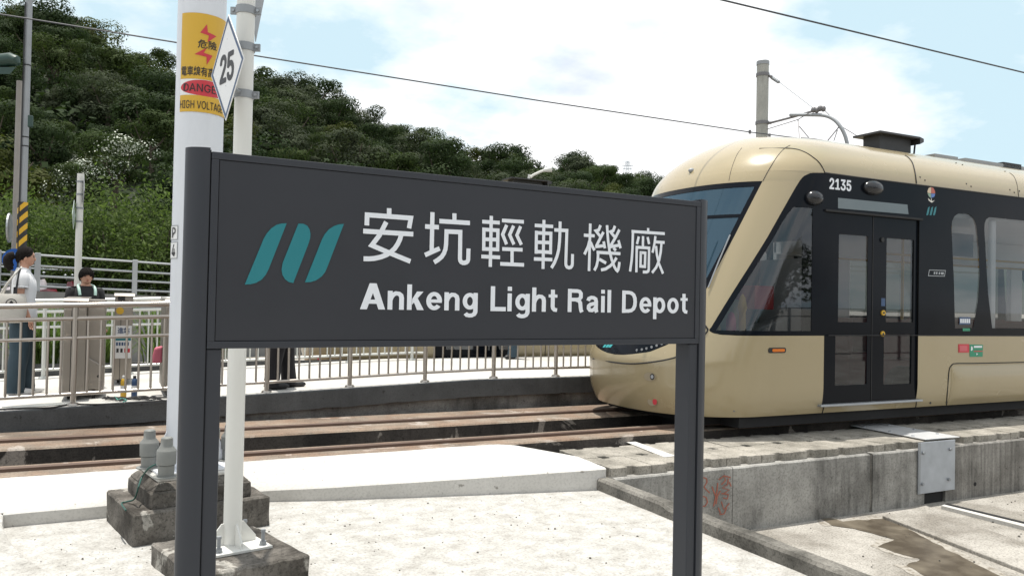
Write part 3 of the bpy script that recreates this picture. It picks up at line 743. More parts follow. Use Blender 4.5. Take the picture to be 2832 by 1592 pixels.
qing_l = [[(2205, 222), (2187, 1065)], [(2053, 317), (2345, 335)], [(2082, 415), (2078, 800)], [(2313, 430), (2308, 808)], [(2084, 448), (2311, 461)], [(2084, 608), (2311, 616)],
          [(2080, 768), (2308, 778)], [(2037, 893), (2348, 908)], [(2457, 372), (2390, 530), (2455, 692)]]
qing_r = [[(-71, 166), (270, 188)], [(110, 248), (48, 388), (115, 537)], [(218, 256), (160, 395), (230, 542)], [(-68, 606), (248, 620)], [(85, 612), (85, 848)], [(-99, 836), (270, 853)]]
gui = [[(580, 158), (565, 915)], [(437, 242), (722, 260)], [(463, 325), (458, 680)], [(687, 340), (680, 690)], [(465, 357), (686, 368)], [(463, 502), (684, 510)], [(460, 648), (680, 658)], [(422, 760), (708, 772)],
       [(828, 183), (826, 330), (818, 500), (805, 620), (780, 720), (740, 820), (693, 900)],
       [(737, 312), (932, 322), (915, 830), (920, 862), (935, 886), (965, 897), (995, 888), (1012, 865), (1017, 835), (1020, 685)]]
ji = [[(1297, 213), (1277, 948)], [(1197, 393), (1365, 405)], [(1285, 480), (1262, 570), (1205, 690)], [(1300, 500), (1330, 570), (1362, 628)],
      [(1455, 240), (1425, 315), (1383, 328), (1450, 412)], [(1500, 345), (1450, 440), (1390, 560)], [(1372, 572), (1530, 553)], [(1502, 490), (1522, 598)],
      [(1677, 250), (1650, 325), (1607, 342), (1672, 420)], [(1745, 308), (1690, 420), (1608, 560)], [(1595, 575), (1745, 548)], [(1730, 472), (1762, 596)],
      [(1553, 240), (1560, 360), (1572, 500), (1592, 640), (1625, 770), (1665, 880), (1695, 930), (1712, 945), (1726, 925), (1738, 870), (1745, 808)],
      [(1390, 658), (1760, 680)], [(1415, 660), (1410, 780), (1390, 870), (1355, 938)], [(1432, 765), (1538, 825)], [(1700, 742), (1650, 820), (1600, 870), (1530, 915), (1458, 932)], [(1652, 590), (1688, 632)]]
chang = [[(2193, 283), (2193, 345)], [(1935, 335), (2450, 370)], [(1957, 345), (1950, 600), (1937, 780), (1912, 955)], [(2113, 408), (2110, 590)], [(2047, 415), (2018, 532)], [(2183, 423), (2206, 532)],
         [(2008, 968), (2015, 580), (2206, 592), (2200, 925), (2192, 950), (2170, 963), (2108, 962)], [(2078, 640), (2072, 873), (2140, 880), (2146, 668), (2074, 662)],
         [(2303, 408), (2290, 520), (2258, 665)], [(2290, 497), (2445, 508)], [(2396, 515), (2385, 650), (2360, 780), (2315, 890), (2250, 975)], [(2312, 560), (2325, 700), (2355, 830), (2420, 988)]]
glyph(an, OA, SA, 0.0082).build('characters', M['letter'], ss)
glyph(keng, OA, SA, 0.0080).build('characters', M['letter'], ss)
qa = glyph(qing_l, OA, SA, 0.0068); qb = glyph(qing_r, OB, SB, 0.0068); qa.add(qb.v, qb.f); qa.build('characters', M['letter'], ss)
glyph(gui, OB, SB, 0.0066).build('characters', M['letter'], ss)
glyph(ji, OB, SB, 0.0062).build('characters', M['letter'], ss)
glyph(chang, OB, SB, 0.0060).build('characters', M['letter'], ss)
# grotesque capitals and small letters drawn from stems, bars and bowls (cap height 1)
HW = 0.079                                              # half stem width
def arc(cx, cy, rx, ry, a0, a1, n=18): return [(cx + rx * math.cos(math.radians(a0 + (a1 - a0) * k / n)), cy + ry * math.sin(math.radians(a0 + (a1 - a0) * k / n))) for k in range(n + 1)]
def stem(x, z0, z1): return ('s', [(x, z0), (x, z1)])
ARCH = [(HW, .36), (.115, .48), (.175, .58), (.265, .637), (.36, .625), (.432, .565), (.455, .46), (.455, 0)]
LET = {
 'A': (.80, [('p', [(0, 0), (.215, 0), (.51, 1), (.29, 1)]), ('p', [(.80, 0), (.585, 0), (.29, 1), (.51, 1)]), ('p', [(.18, .215), (.62, .215), (.62, .375), (.18, .375)])]),
 'n': (.56, [stem(HW, 0, .73), ('s', ARCH)]),
 'h': (.56, [stem(HW, 0, 1), ('s', ARCH)]),
 'k': (.56, [stem(HW, 0, 1), ('p', [(.17, .20), (.17, .42), (.33, .73), (.55, .73)]), ('p', [(.20, .40), (.34, .50), (.57, 0), (.34, 0)])]),
 'e': (.56, [('s', arc(.285, .365, .192, .283, 0, 322, 30)), ('p', [(.10, .30), (.55, .30), (.55, .43), (.10, .43)])]),
 'g': (.57, [('s', arc(.275, .385, .182, .262, 0, 360, 30)), stem(.478, -.05, .73), ('s', [(.478, 0), (.470, -.07), (.43, -.145), (.35, -.19), (.26, -.198), (.17, -.175), (.115, -.11)])]),
 'L': (.55, [stem(HW + .01, 0, 1), ('p', [(.02, 0), (.57, 0), (.57, .17), (.02, .17)])]),
 'i': (.20, [stem(HW, 0, .73), ('p', [(0, .83), (2 * HW, .83), (2 * HW, 1), (0, 1)])]),
 'l': (.20, [stem(HW, 0, 1)]),
 't': (.35, [('s', [(.165, .93), (.165, .24), (.18, .15), (.235, .09), (.34, .075)]), ('p', [(0, .60), (.345, .60), (.345, .73), (0, .73)])]),
 'R': (.70, [stem(HW + .01, 0, 1), ('s', [(.05, .915), (.40, .915), (.49, .89), (.545, .81), (.545, .65), (.49, .57), (.40, .54), (.05, .54)]), ('s', [(.36, .53), (.47, .49), (.525, .40), (.54, .22), (.56, .08), (.60, 0)])]),
 'a': (.55, [('s', [(.075, .50), (.115, .60), (.21, .645), (.31, .635), (.39, .585), (.415, .48), (.415, .12), (.435, .03), (.45, 0)]), ('s', [(.40, .40), (.30, .375), (.18, .345), (.105, .275), (.10, .17), (.155, .095), (.25, .085), (.34, .135), (.40, .23)])]),
 'D': (.70, [stem(HW + .01, 0, 1), ('s', [(.05, .915), (.30, .915), (.42, .89), (.52, .81), (.575, .67), (.59, .5), (.575, .33), (.52, .19), (.42, .11), (.30, .085), (.05, .085)])]),
 'p': (.57, [stem(HW, -.27, .73), ('s', arc(.298, .365, .185, .283, 180, -180, 30))]),
 'o': (.57, [('s', arc(.288, .365, .192, .283, 0, 360, 32))]),
}
def word_mesh(word, ul, ur, z0, cap):
    m = MB(); x = 0.0; items = []
    for ch in word:
        adv, parts = LET[ch]; items.append((x, parts)); x += adv + .075
    k = (ur - ul) / (x - .075); lay = 0
    for ox, parts in items:
        for kind, pts in parts:
            off = .0022 + (lay % 6) * .0001; lay += 1
            if kind == 'p': m.add([to_face(ul + (ox + a_) * k, z0 + b_ * cap, off) for a_, b_ in pts], [tuple(range(len(pts)))])
            else:
                closed = abs(pts[0][0] - pts[-1][0]) < 1e-6 and abs(pts[0][1] - pts[-1][1]) < 1e-6
                hw_ = HW * cap; P_ = [((ox + a_) * cap, b_ * cap) for a_, b_ in pts]
                if closed:
                    L2, R2 = miter(P_ + [P_[1]], hw_); L2[0] = L2[-2]; R2[0] = R2[-2]; L2, R2 = L2[:-1], R2[:-1]
                else: L2, R2 = miter(P_, hw_)
                m.grid([[to_face(ul + a_.x / cap * k, z0 + a_.y, off), to_face(ul + b_.x / cap * k, z0 + b_.y, off)] for a_, b_ in zip(L2, R2)])
    return m
OT, ST = (980, 540), 2.576
for word, xl, xr, yb, ycap, yrb in (('Ankeng', 38, 878, 812, 625, 820), ('Light', 965, 1443, 825, 648, 828), ('Rail', 1515, 1832, 830, 665, 834), ('Depot', 1902, 2371, 836, 677, 842)):
    ul, zl = onsign(OT[0] + xl / ST, OT[1] + yb / ST); ur, zr = onsign(OT[0] + xr / ST, OT[1] + yrb / ST); uc, zc_ = onsign(OT[0] + xl / ST, OT[1] + ycap / ST)
    word_mesh(word, ul, ur, (zl + zr) / 2, zc_ - zl).build('lettering', M['letter'], ss)
OL, SL = (480, 400), 2.496
for pts in ([(780, 543), (745, 544), (710, 553), (672, 578), (640, 615), (618, 655), (600, 700), (490, 965), (530, 963), (570, 953), (608, 930), (635, 898), (655, 860)],
            [(860, 545), (895, 546), (922, 560), (938, 585), (944, 615), (942, 645), (930, 685), (825, 955), (795, 948), (768, 928), (750, 898), (744, 862), (752, 815)],
            [(1175, 547), (1140, 550), (1105, 562), (1070, 585), (1042, 618), (1022, 655), (905, 950), (945, 948), (985, 935), (1020, 910), (1045, 880), (1060, 845)]):
    uv = [onsign(OL[0] + x / SL, OL[1] + y / SL) for x, y in pts]
    me = curve_mesh([uv], 0.0)
    for v in me.vertices: v.co = to_face(v.co.x, v.co.y, 0.0024)
    link_mesh('emblem_stroke', me, M['teal'], ss)

# ================================================================ MASTS AND POLES ON THE LEFT
# ---- stepped concrete pedestal
ROT = math.radians(11.5); ux = Vector((math.cos(ROT), math.sin(ROT), 0)); uy = Vector((-math.sin(ROT), math.cos(ROT), 0))
PC = Vector((0.135, 5.413, 0))                         # front corner of the lower block
def pd(a_, b_, z): p = PC + ux * a_ + uy * b_; return (p.x, p.y, z)
def block(a0, a1, b0, b1, z0, z1, a0t=None, a1t=None, b0t=None, b1t=None, n=7, jit=0.008, seed=0):
    """rough concrete block with chipped edges"""
    a0t = a0 if a0t is None else a0t; a1t = a1 if a1t is None else a1t; b0t = b0 if b0t is None else b0t; b1t = b1 if b1t is None else b1t
    bm = bmesh.new(); vs = [bm.verts.new(pd(*p)) for p in ((a0, b0, z0), (a1, b0, z0), (a1, b1, z0), (a0, b1, z0), (a0t, b0t, z1), (a1t, b0t, z1), (a1t, b1t, z1), (a0t, b1t, z1))]
    for f in ((3, 2, 1, 0), (4, 5, 6, 7), (0, 1, 5, 4), (1, 2, 6, 5), (2, 3, 7, 6), (3, 0, 4, 7)): bm.faces.new([vs[i] for i in f])
    bmesh.ops.bevel(bm, geom=list(bm.edges), offset=0.012, segments=1, affect='EDGES')
    bmesh.ops.subdivide_edges(bm, edges=list(bm.edges), cuts=n, use_grid_fill=True)
    for v in bm.verts:
        c = v.co; k = Vector((noise.noise(c * 9 + Vector((seed, 0, 0))), noise.noise(c * 9 + Vector((0, 7 + seed, 0))), noise.noise(c * 11 + Vector((0, 0, 3 + seed)))))
        v.co += k * jit
    me = bpy.data.meshes.new('block'); bm.to_mesh(me); bm.free(); return me
ped = thing('pedestal', 'stepped mossy concrete pedestal carrying the thick white mast', 'pedestal', pd(.43, .37, 0))
link_mesh('lower_block', block(0, .868, 0, .75, -0.03, 0.2), M['pedestal'], ped, smooth=True)
link_mesh('upper_block', block(.11, .755, .06, .66, 0.19, 0.305, seed=3), M['pedestal'], ped, smooth=True)
link_mesh('upper_block', block(.115, .75, .065, .655, 0.30, 0.352, .165, .70, .115, .605, seed=5), M['pedestal'], ped, smooth=True)
link_mesh('grout_bed', block(.168, .695, .12, .60, 0.345, 0.382, jit=0.003), M['slab'], ped, smooth=True)
# ---- thick white mast
MC = Vector((0.492, 5.87, 0)); MR = 0.1575
ma = thing('catenary_mast', 'thick white steel mast with yellow warning plate behind the sign', 'mast', (MC.x, MC.y, 0.38))
MB().tube([(MC.x, MC.y, 0.385), (MC.x, MC.y, 7.5)], MR, 48).build('pole', M['pole_white'], ma, smooth=True)
bpq = [Vector(pd(.185, .135, .383)), Vector(pd(.68, .135, .383)), Vector(pd(.68, .585, .383)), Vector(pd(.185, .585, .383))]
MB().hexa(bpq, [p + Vector((0, 0, .016)) for p in bpq]).build('base_plate', M['pole_white'], ma, bevel=0.003)
for k in range(4):
    an_ = ROT + k * math.pi / 2; d = Vector((math.cos(an_), math.sin(an_), 0)); n_ = Vector((-d.y, d.x, 0)) * 0.006
    base = Vector((MC.x, MC.y, 0.399)); P = [base + d * (MR - .01), base + d * (MR + .10), base + d * (MR - .01) + Vector((0, 0, .26))]
    MB().add([p - n_ for p in P] + [p + n_ for p in P], [(0, 1, 2), (5, 4, 3), (0, 3, 4, 1), (1, 4, 5, 2), (2, 5, 3, 0)]).build('gusset', M['pole_white'], ma)
capA = onz(411.6, 1292, .399); capB = onz(459, 1318, .399)
cc = [capA, capB]
mid = Vector((MC.x, MC.y, 0))
cc += [Vector((2 * mid.x - capA.x, 2 * mid.y - capA.y, .399)), Vector((2 * mid.x - capB.x, 2 * mid.y - capB.y, .399))]
c0 = None
for i, c in enumerate(cc):
    if c0 is None:
        c0 = MB().lathe((0, 0, 0), [(0.078, 0), (0.078, 0.007), (0.048, 0.012), (0.050, 0.075), (0.047, 0.078), (0.058, 0.082), (0.060, 0.165), (0.057, 0.172), (0.038, 0.196), (0.035, 0.245), (0.028, 0.252)], 22).build('bolt_cap', M['cap_grey'], ma, smooth=True, loc=c)
    else: inst(c0, 'bolt_cap', c, .3 * i, ma)
# wrapped plates on the mast
face_ang = math.atan2(-MC.y, -MC.x)
def wrap(me, thc, off):
    for v in me.vertices:
        th = face_ang + thc + v.co.x / MR; r = MR + off + v.co.z
        v.co = (MC.x + r * math.cos(th), MC.y + r * math.sin(th), v.co.y)
    return me
def patch(s0, s1, z0, z1, n=24):
    return MB().grid([[(s0 + (s1 - s0) * i / n, z, 0) for i in range(n + 1)] for z in (z0, z1)]).mesh('patch')
def zmast(py): return ony(547, py, MC.y - MR * 0.98).z
def smast(px): return MR * math.asin(max(-1, min(1, (px - 547.5) / 63)))
wpz = dict(top=zmast(36), gap1=zmast(219), gap2=zmast(264), bot=zmast(310))
S0 = MR * math.radians(-51); S1 = MR * math.radians(80); SCN = (S0 + S1) / 2
wp = link_mesh('warning_plate', wrap(patch(S0, S1, wpz['bot'], wpz['top']), 0, 0.002), M['white'], ma)
wp['label'] = 'yellow high voltage warning plate with red bolts and red oval'
link_mesh('yellow_field', wrap(patch(S0, S1, wpz['gap1'], wpz['top']), 0, 0.0035), M['yellow'], wp)
link_mesh('yellow_field', wrap(patch(S0, S1, wpz['bot'], wpz['gap2']), 0, 0.0035), M['yellow'], wp)
zE = (zmast(219) + zmast(266)) / 2; hE = (zmast(219) - zmast(266)) / 2 * 0.94
ell = MB(); n_ = 36
ell.grid([[(SCN + (S1 - S0) * .485 * math.cos(math.pi * i / n_), zE + sgn_ * hE * math.sin(math.pi * i / n_), 0) for i in range(n_ + 1)] for sgn_ in (-1, 1)])
link_mesh('red_oval', wrap(ell.mesh('oval'), 0, 0.0036), M['red'], wp)
for pts in ([(360, 222), (305, 312), (378, 328), (368, 392), (448, 316), (368, 296)], [(362, 450), (262, 522), (362, 536), (366, 610), (415, 513), (338, 500)]):
    P_ = [(SCN + (x - 372) / 3.446 / 63 * MR * 1.02, zmast(y / 3.446)) for x, y in pts]
    me = curve_mesh([P_], 0); bm = bmesh.new(); bm.from_mesh(me); bmesh.ops.triangulate(bm, faces=bm.faces); bmesh.ops.subdivide_edges(bm, edges=bm.edges, cuts=4, use_grid_fill=True); bm.to_mesh(me); bm.free()
    link_mesh('red_bolt', wrap(me, 0, 0.0055), M['red'], wp)
def wtext(s_, y0, y1, sl, sr, mat, bold=0.0):
    zb_, zt_ = zmast(y1), zmast(y0)
    me = text_mesh(s_, 1.0, bold=bold, width=sr - sl, height=zt_ - zb_); me.transform(Matrix.Translation((sl, zb_, 0)))
    return link_mesh('plate_text', wrap(me, 0, 0.0062), mat, wp)
wtext('危險', 109, 133, SCN - .062, SCN + .062, M['ink'], .012)
wtext('電車線有高壓電', 184, 211, S0 + .010, S1 - .045, M['ink'], .012)
wtext('DANGER', 232, 254, SCN - .150, SCN + .105, M['ink'], .004)
wtext('HIGH VOLTAGE', 279, 301, S0 + .004, S1 - .05, M['ink'], .004)
# number plates P / 4 on the flank of the mast
for y0, y1, s_ in ((622, 666, 'P'), (668, 718, '4')):
    z0, z1 = zmast(y1), zmast(y0); th = math.radians(-68); hw = 0.06
    np_ = link_mesh('number_plate', wrap(patch(-hw, hw, z0 + .004, z1 - .004, 10), th, 0.0025), M['white'], ma)
    me = text_mesh(s_, 1, bold=.01, width=0.045, height=(z1 - z0) * .66); me.transform(Matrix.Translation((-.005, z0 + (z1 - z0) * .17, 0)))
    link_mesh('plate_text', wrap(me, th, 0.005), M['ink'], np_)
    bd = MB()
    for a_, b_, c_, d_ in ((-hw, hw, z0 + .004, z0 + .009), (-hw, hw, z1 - .009, z1 - .004), (hw - .005, hw, z0 + .009, z1 - .009), (-hw, -hw + .005, z0 + .009, z1 - .009)):
        q = patch(a_, b_, c_, d_, 8); bd.add([tuple(v.co) for v in q.vertices], [tuple(p.vertices) for p in q.polygons]); bpy.data.meshes.remove(q)
    link_mesh('plate_border', wrap(bd.mesh('border'), th, 0.0035), M['galv_dull'], np_)
# green earth cable from the cap down over the pedestal
gp = [onz(431, 1283, .47), onz(410, 1295, .44), onz(393, 1318, .37), onz(383, 1345, .33), onz(372, 1378, .24), onz(352, 1386, .21), onz(336, 1391, .208), onz(348, 1410, .205)]
def smooth_path(P, k=5):
    out = []
    for i in range(len(P) - 1):
        p0, p1, p2, p3 = P[max(i - 1, 0)], P[i], P[i + 1], P[min(i + 2, len(P) - 1)]
        for j in range(k):
            t_ = j / k; out.append(0.5 * ((2 * p1) + (p2 - p0) * t_ + (2 * p0 - 5 * p1 + 4 * p2 - p3) * t_ ** 2 + (3 * p1 - p0 - 3 * p2 + p3) * t_ ** 3))
    out.append(P[-1]); return out
tag(MB().tube(smooth_path(gp), 0.0055, 8).build('earth_cable', M['green_cable'], smooth=True), 'thin green cable hanging from a grey bolt cap over the pedestal', 'cable')

# ---- slim off-white pole on its own pad
tp = onz(642, 1502, .135); TR = 0.051
pad = thing('concrete_pad', 'square worn concrete pad under the slim white sign pole', 'pad', (0.62, 4.77, 0))
L_, B_, R_ = Vector((.22, 5.05, 0)), Vector((.82, 5.18, 0)), Vector((1.01, 4.487, 0)); F_ = L_ + R_ - B_
_PC, _ux, _uy = PC, ux, uy
PC, ux, uy = F_, (R_ - F_).normalized(), (L_ - F_).normalized()
link_mesh('block', block(0, (R_ - F_).length, 0, (L_ - F_).length, -0.02, 0.12, seed=9), M['pedestal'], pad, smooth=True)
pa = thing('sign_pole', 'slim off-white pole bolted to a low concrete pad', 'pole', (tp.x, tp.y, .12))
MB().tube([(tp.x, tp.y, .135), (tp.x, tp.y, 5.2)], TR, 32).build('pole', M['pole_cream'], pa, smooth=True)
hp = 0.165
sq = [tp + ux * a_ * hp + uy * b_ * hp for a_, b_ in ((-1, -1), (1, -1), (1, 1), (-1, 1))]
MB().hexa([(p.x, p.y, .121) for p in sq], [(p.x, p.y, .136) for p in sq]).build('base_plate', M['pole_cream'], pa, bevel=0.002)
for k in range(4):
    d = (ux if k % 2 == 0 else uy) * (1 if k < 2 else -1); n_ = Vector((-d.y, d.x, 0)) * 0.005; base = Vector((tp.x, tp.y, .136))
    P = [base + d * (TR - .008), base + d * (TR + .085), base + d * (TR + .085) + Vector((0, 0, .03)), base + d * (TR + .012) + Vector((0, 0, .12)), base + d * (TR - .008) + Vector((0, 0, .12))]
    MB().add([p - n_ for p in P] + [p + n_ for p in P], [(0, 1, 2, 3, 4), (9, 8, 7, 6, 5)] + [(i, 5 + i, 5 + (i + 1) % 5, (i + 1) % 5) for i in range(5)]).build('gusset', M['pole_cream'], pa)
b0 = None
for a_, b_ in ((-1, -1), (1, -1), (1, 1), (-1, 1)):
    p = tp + (ux * a_ + uy * b_) * 0.125
    if b0 is None: b0 = MB().lathe((0, 0, 0), [(0.022, 0), (0.022, 0.006), (0.018, 0.006), (0.018, 0.024), (0.010, 0.024), (0.010, 0.075), (0.014, 0.076), (0.013, 0.09)], 10).build('anchor_bolt', M['galv_dull'], pa, loc=(p.x, p.y, .136))
    else: inst(b0, 'anchor_bolt', (p.x, p.y, .136), .4, pa)
# clamp bands
def zth(py): return ony(659, py, tp.y - TR).z
rgt_h = Vector((_rt.x, _rt.y, 0))
for py, side in ((19, -1), (19, 1), (122, 1), (255, 1)):
    z = zth(py); bd = MB().lathe((tp.x, tp.y, z - .023), [(TR + .001, 0), (TR + .006, 0.001), (TR + .006, .045), (TR + .001, .046)], 28)
    if not (py == 19 and side == 1):
        cl = bd.build('clamp_band', M['galv_dull'], pa, smooth=True)
    d = rgt_h * side; e0 = Vector((tp.x, tp.y, z)) + d * (TR + .002); nn = Vector((-d.y, d.x, 0)) * 0.007
    q = [e0 - nn, e0 + d * .035 - nn, e0 + d * .035 + nn, e0 + nn]
    MB().hexa([(p.x, p.y, z - .021) for p in q], [(p.x, p.y, z + .021) for p in q]).build('ear', M['galv_dull'], cl)
    c = e0 + d * .018; MB().tube([c - nn * 2.2, c + nn * 2.2], 0.008, 8).build('bolt', M['galv'], cl)
PC, ux, uy = _PC, _ux, _uy
# diamond speed board seen almost edge-on
def diamond(name, label, Lp, Rp, halfv, parts, group=None):
    c = (Lp + Rp) / 2; h = (Rp - Lp); h.z = 0; hw = h.length / 2; h.normalize()
    root = thing(name, label, 'sign', (c.x, c.y, c.z - halfv))
    Mx = frame_m(c, h, (0, 0, 1))                      # local z looks out of the front
    return root, Mx, hw
Lp = ondist(584, 212, 4.60); Rp = ondist(675, 160, 4.24)
zc_ = (Lp.z + Rp.z) / 2; Lp.z = Rp.z = zc_
root, Mx, hw = diamond('speed_board', 'white diamond speed board with blue rim reading 25', Lp, Rp, .3, None)
HV = (ondist(629, 43, 4.42).z - ondist(625, 338, 4.42).z) / 2
def rh(k, z=0): return [(-hw * k, 0), (0, -HV * k), (hw * k, 0), (0, HV * k)]
link_mesh('plate', curve_mesh([rh(1)], 0.004, Mx @ Matrix.Translation((0, 0, -0.004))), M['white'], root)
link_mesh('rim', curve_mesh([rh(.965), rh(.875)], 0.0, Mx @ Matrix.Translation((0, 0, .0012))), M['navy'], root)
me = text_mesh('25', 1, bold=.03, width=hw * .86, height=HV * .56, spacing=.92); me.transform(Mx @ Matrix.Translation((-hw * .43, -HV * .28, .0014)))
link_mesh('numerals', me, M['ink'], root)
mb_ = MB()
cS = (Lp + Rp) / 2
for dz in (-.1, .16):
    mb_.tube([Vector((cS.x, cS.y, cS.z + dz)) - Mx.to_3x3() @ Vector((0, 0, .006)), Vector((tp.x, tp.y, cS.z + dz))], 0.012, 8)
mb_.build('bracket', M['galv_dull'], root)
# the back of a second board higher up, only its lower tip shows
tip = ondist(706, 116, 4.75); d2 = (Rp - Lp).normalized()
c2 = Vector((tip.x, tip.y, tip.z + .33)) ; d2 = (Rp - Lp); d2.z = 0; d2.normalize()
_vr = Vector((c2.x, c2.y, 0)).normalized(); d2 = (_vr * .98 + Vector((_vr.y, -_vr.x, 0)) * .20).normalized()
r2 = thing('speed_board', 'grey back of a diamond board clamped high on the slim pole', 'sign', (c2.x, c2.y, c2.z - .33))
Mx2 = frame_m(c2, d2, (0, 0, 1))
link_mesh('plate', curve_mesh([[(-.21, 0), (0, -.33), (.21, 0), (0, .33)]], 0.004, Mx2), M['galv_dull'], r2)
mb_ = MB(); mb_.tube([c2, Vector((tp.x, tp.y, c2.z))], 0.012, 8); mb_.build('bracket', M['galv_dull'], r2)
# ================================================================ TRAM
TYC, TYS, TA, TNN, TL = 7.44, 6.22, 0.98, 2.3, 15.2      # centre line, near side, nose depth, plan exponent, rear end
ZW, ZB, ZSK, ZTOP = 1.2496, 3.018, 0.408, 3.63            # waist, top of black band, skirt, roof crown
def t_b(z):
    if z < .7: return 1.22 - .05 * ((.7 - z) / .3) ** 2
    if z <= 3.0: return 1.22
    s_ = min(1, (z - 3.0) / (ZTOP - 3.0)); return 1.22 * max(0, 1 - s_ ** 2.1) ** .5
def t_x(z):
    if z < .75: return 5.0 + .10 * ((.75 - z) / .35) ** 2
    if z < .95: return 5.0
    if z < 2.9: return 5.0 + .87 * ((z - .95) / 1.95) ** 1.1
    s_ = min(1, (z - 2.9) / (ZTOP - 2.9)); return 5.87 + .27 * s_ + 1.05 * (1 - math.sqrt(max(0, 1 - s_ * s_)))
def TS(t_, z, off=0.0):
    """tram skin: t < 0 metres back along the straight side, 0..1 round the near half of the nose"""
    b = t_b(z); xc = t_x(z) + TA
    if t_ <= 0: p = Vector((xc - t_, TYC - b, z)); n_ = Vector((0, -1, 0))
    else:
        q = min(t_, 2 - t_); tau = q * math.pi / 2; sx = math.sin(tau); cx = max(1e-6, math.cos(tau))
        p = Vector((xc - TA * sx ** (2 / TNN), TYC - b * cx ** (2 / TNN), z))
        b = max(b, 1e-4); e = max(0, min(1, (TYC - p.y) / b)); f = max(0, (xc - p.x) / TA)
        n_ = Vector((-(f ** (TNN - 1)) / TA, -(e ** (TNN - 1)) / b, 0)); n_ = n_.normalized() if n_.length > 1e-9 else Vector((-1, 0, 0))
        if t_ > 1: p.y = 2 * TYC - p.y; n_.y = -n_.y
    return p + n_ * off
def t_inside(p):
    if p.z > ZTOP - .001 or p.z < .3: return False
    b = t_b(p.z); e = abs(p.y - TYC) / max(b, 1e-4)
    return e < 1 and p.x > t_x(p.z) + TA * (1 - (1 - e ** TNN) ** (1 / TNN))
def t_hit(px, py, off=0.0):
    d = ray(px, py); k = 4.0; lo = None
    while k < 16:
        if t_inside(EYEP + d * k): lo, hi = k - .02, k; break
        k += .02
    if lo is None: return None
    for _ in range(24):
        mid_ = (lo + hi) / 2
        if t_inside(EYEP + d * mid_): hi = mid_
        else: lo = mid_
    p = EYEP + d * lo; xc = t_x(p.z) + TA
    if p.x >= xc: q = -(p.x - xc)
    else:
        q = math.asin(min(1, ((xc - p.x) / TA) ** (TNN / 2))) / (math.pi / 2)
        if p.y > TYC: q = 2 - q
    return q, p.z
def interp(tab, z):
    if z <= tab[0][0]: return tab[0][1]
    for (a_, u_), (b_, v_) in zip(tab, tab[1:]):
        if z <= b_: return u_ + (v_ - u_) * (z - a_) / (b_ - a_)
    return tab[-1][1]
T_WS = [(.985, 1.0), (.990, .95), (1.007, .879), (1.048, .752), (1.142, .635), (1.3, .575), (1.712, .521), (2.283, .469), (2.90, .426)]
T_SW = [(1.2496, .22), (1.256, .32), (1.268, .375), (1.29, .405), (1.31, .408), (1.33, .400), (1.439, .383), (1.672, .345), (1.954, .297), (2.262, .248), (2.825, .184), (2.906, .172), (2.96, .155), (3.0, .115), (3.012, .07), (3.018, .01)]
def t_row(z, xs_, t0, t1, nx=4, nt=26, off=0.0):
    """points at height z from x = xs_ on the straight side (None: from t0) round to t1"""
    r = []
    if xs_ is not None:
        xc = t_x(z) + TA
        r += [TS(-(xs_ + (xc - xs_) * k / nx - xc), z, off) for k in range(nx)]
        t0 = 0
    r += [TS(t0 + (t1 - t0) * k / nt, z, off) for k in range(nt + 1)]
    return r
def zlist(*seg):
    out = []
    for a_, b_, n in seg: out += [a_ + (b_ - a_) * k / n for k in range(n)]
    out.append(seg[-1][1]); return out
def mirror(m):
    k = len(m.v); m.v += [(x, 2 * TYC - y, z) for x, y, z in m.v[:k]]; nf = len(m.f)
    m.f += [tuple(i + k for i in f[::-1]) for f in m.f[:nf]]; m.mi += m.mi[:nf]; return m
def both_sides(m, name, mat, root):
    f = MB(); f.v = [(x, 2 * TYC - y, z) for x, y, z in m.v]; f.f = [t[::-1] for t in m.f]; f.mi = list(m.mi)
    m.build(name, mat, root, smooth=True); f.build(name, mat, root, smooth=True)
